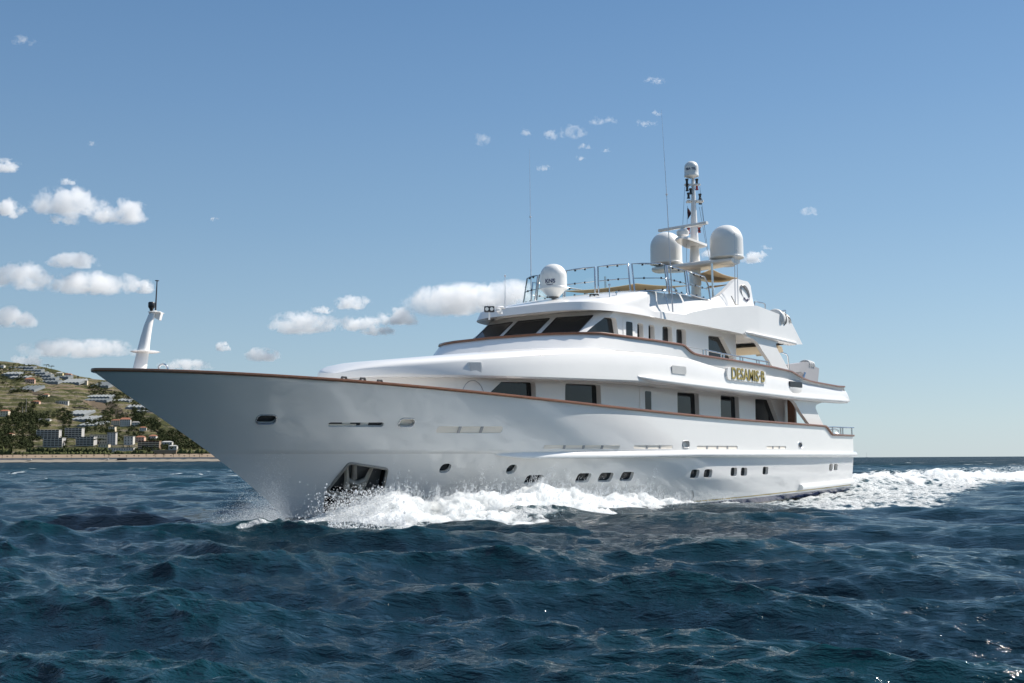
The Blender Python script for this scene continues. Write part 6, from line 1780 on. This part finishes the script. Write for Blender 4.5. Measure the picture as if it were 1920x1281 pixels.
CL = [(130, 382, 128, 52, "largest cloud at upper left, above the others", .5, 12), (118, 413, 60, 22, "ragged grey cloud hanging under the largest one at upper left", .25, 5), (226, 401, 105, 44, "tapering cloud just right of the largest one at upper left", .45, 11),
      (14, 393, 60, 36, "cloud at the left edge beside the largest one", .5, 11), (12, 313, 48, 26, "small cloud at the left edge, highest of the solid ones", .5, 10), (126, 341, 34, 13, "tiny cloud above the largest upper left cloud", .3, 6),
      (137, 491, 84, 30, "oval cloud above the long flat one at left", .5, 11), (36, 521, 108, 50, "broad cloud at the left edge, level with the long flat one", .5, 12), (172, 535, 165, 40, "long flat cloud left of the foremast top", .55, 12), (269, 539, 36, 28, "small round cloud touching the right end of the long flat one", .5, 9),
      (22, 601, 84, 40, "cloud at the left edge, low over the hill", .5, 11), (148, 656, 185, 34, "long low cloud just above the bow and hill", .5, 11), (48, 678, 56, 24, "cloud peeping over the ridge at left", .4, 9), (345, 687, 88, 22, "pale cloud resting on the bow rail right of the ring", .45, 8),
      (418, 652, 28, 18, "small puff right of the foremast, above the bow", .45, 9), (491, 667, 58, 24, "domed little cloud right of the small puff above the foredeck", .55, 11), (568, 609, 118, 40, "left cloud of the pair left of the wheelhouse", .45, 11), (606, 582, 44, 16, "thin cloud left of the topmost one near the wheelhouse", .3, 7),
      (661, 570, 62, 26, "topmost small cloud left of the wheelhouse", .45, 10), (672, 609, 84, 28, "cloud in the middle of the group left of the wheelhouse", .4, 10), (708, 622, 60, 18, "lowest flat cloud left of the wheelhouse", .5, 9), (746, 597, 66, 32, "compact cloud between the middle one and the big cumulus", .55, 12),
      (858, 567, 170, 54, "left lobe of the big cumulus behind the wheelhouse", .6, 14), (955, 560, 130, 52, "right lobe of the big cumulus behind the wheelhouse", .55, 12),
      (1414, 483, 44, 26, "small cloud just right of the near satellite dome", .45, 9), (1330, 476, 30, 22, "scrap of cloud between mast and near dome", .3, 6)]
for c_ in CL: cloud(*c_[:5], body=c_[5] , tau=c_[6])
WISP = [(905, 262, 32, 32, "left wisp of the high scattered row"), (992, 248, 28, 18, "second wisp from the left in the high scattered row"), (1031, 254, 28, 22, "small wisp left of the brightest in the high row"), (1070, 249, 60, 26, "brightest wisp in the middle of the high scattered row"), (1127, 227, 58, 16, "flat wisp right of the brightest in the high row"),
        (1230, 152, 46, 14, "highest wisp, alone near the long aerial's tip"), (1212, 232, 40, 14, "wisp just left of the long aerial"), (1088, 297, 20, 12, "tiny wisp below the high row"), (1096, 276, 30, 12, "faint wisp under the brightest in the high row"), (1018, 316, 34, 12, "faint wisp below the high row, left of centre"), (1517, 397, 38, 22, "lone wisp right of the mast"), (1437, 465, 24, 9, "thin wisp above the small cloud by the near dome"),
        (45, 77, 44, 18, "faint wisp in the top left corner"), (172, 270, 22, 10, "faint speck of cloud high at left"), (402, 410, 20, 12, "faint speck of cloud in the blue left of centre"), (1138, 282, 18, 10, "faint speck right of the high row"), (1230, 212, 22, 16, "faint wisp behind the long aerial")]
for c_ in WISP: cloud(*c_, body=.12, tau=2.6, group="high thin wisps")
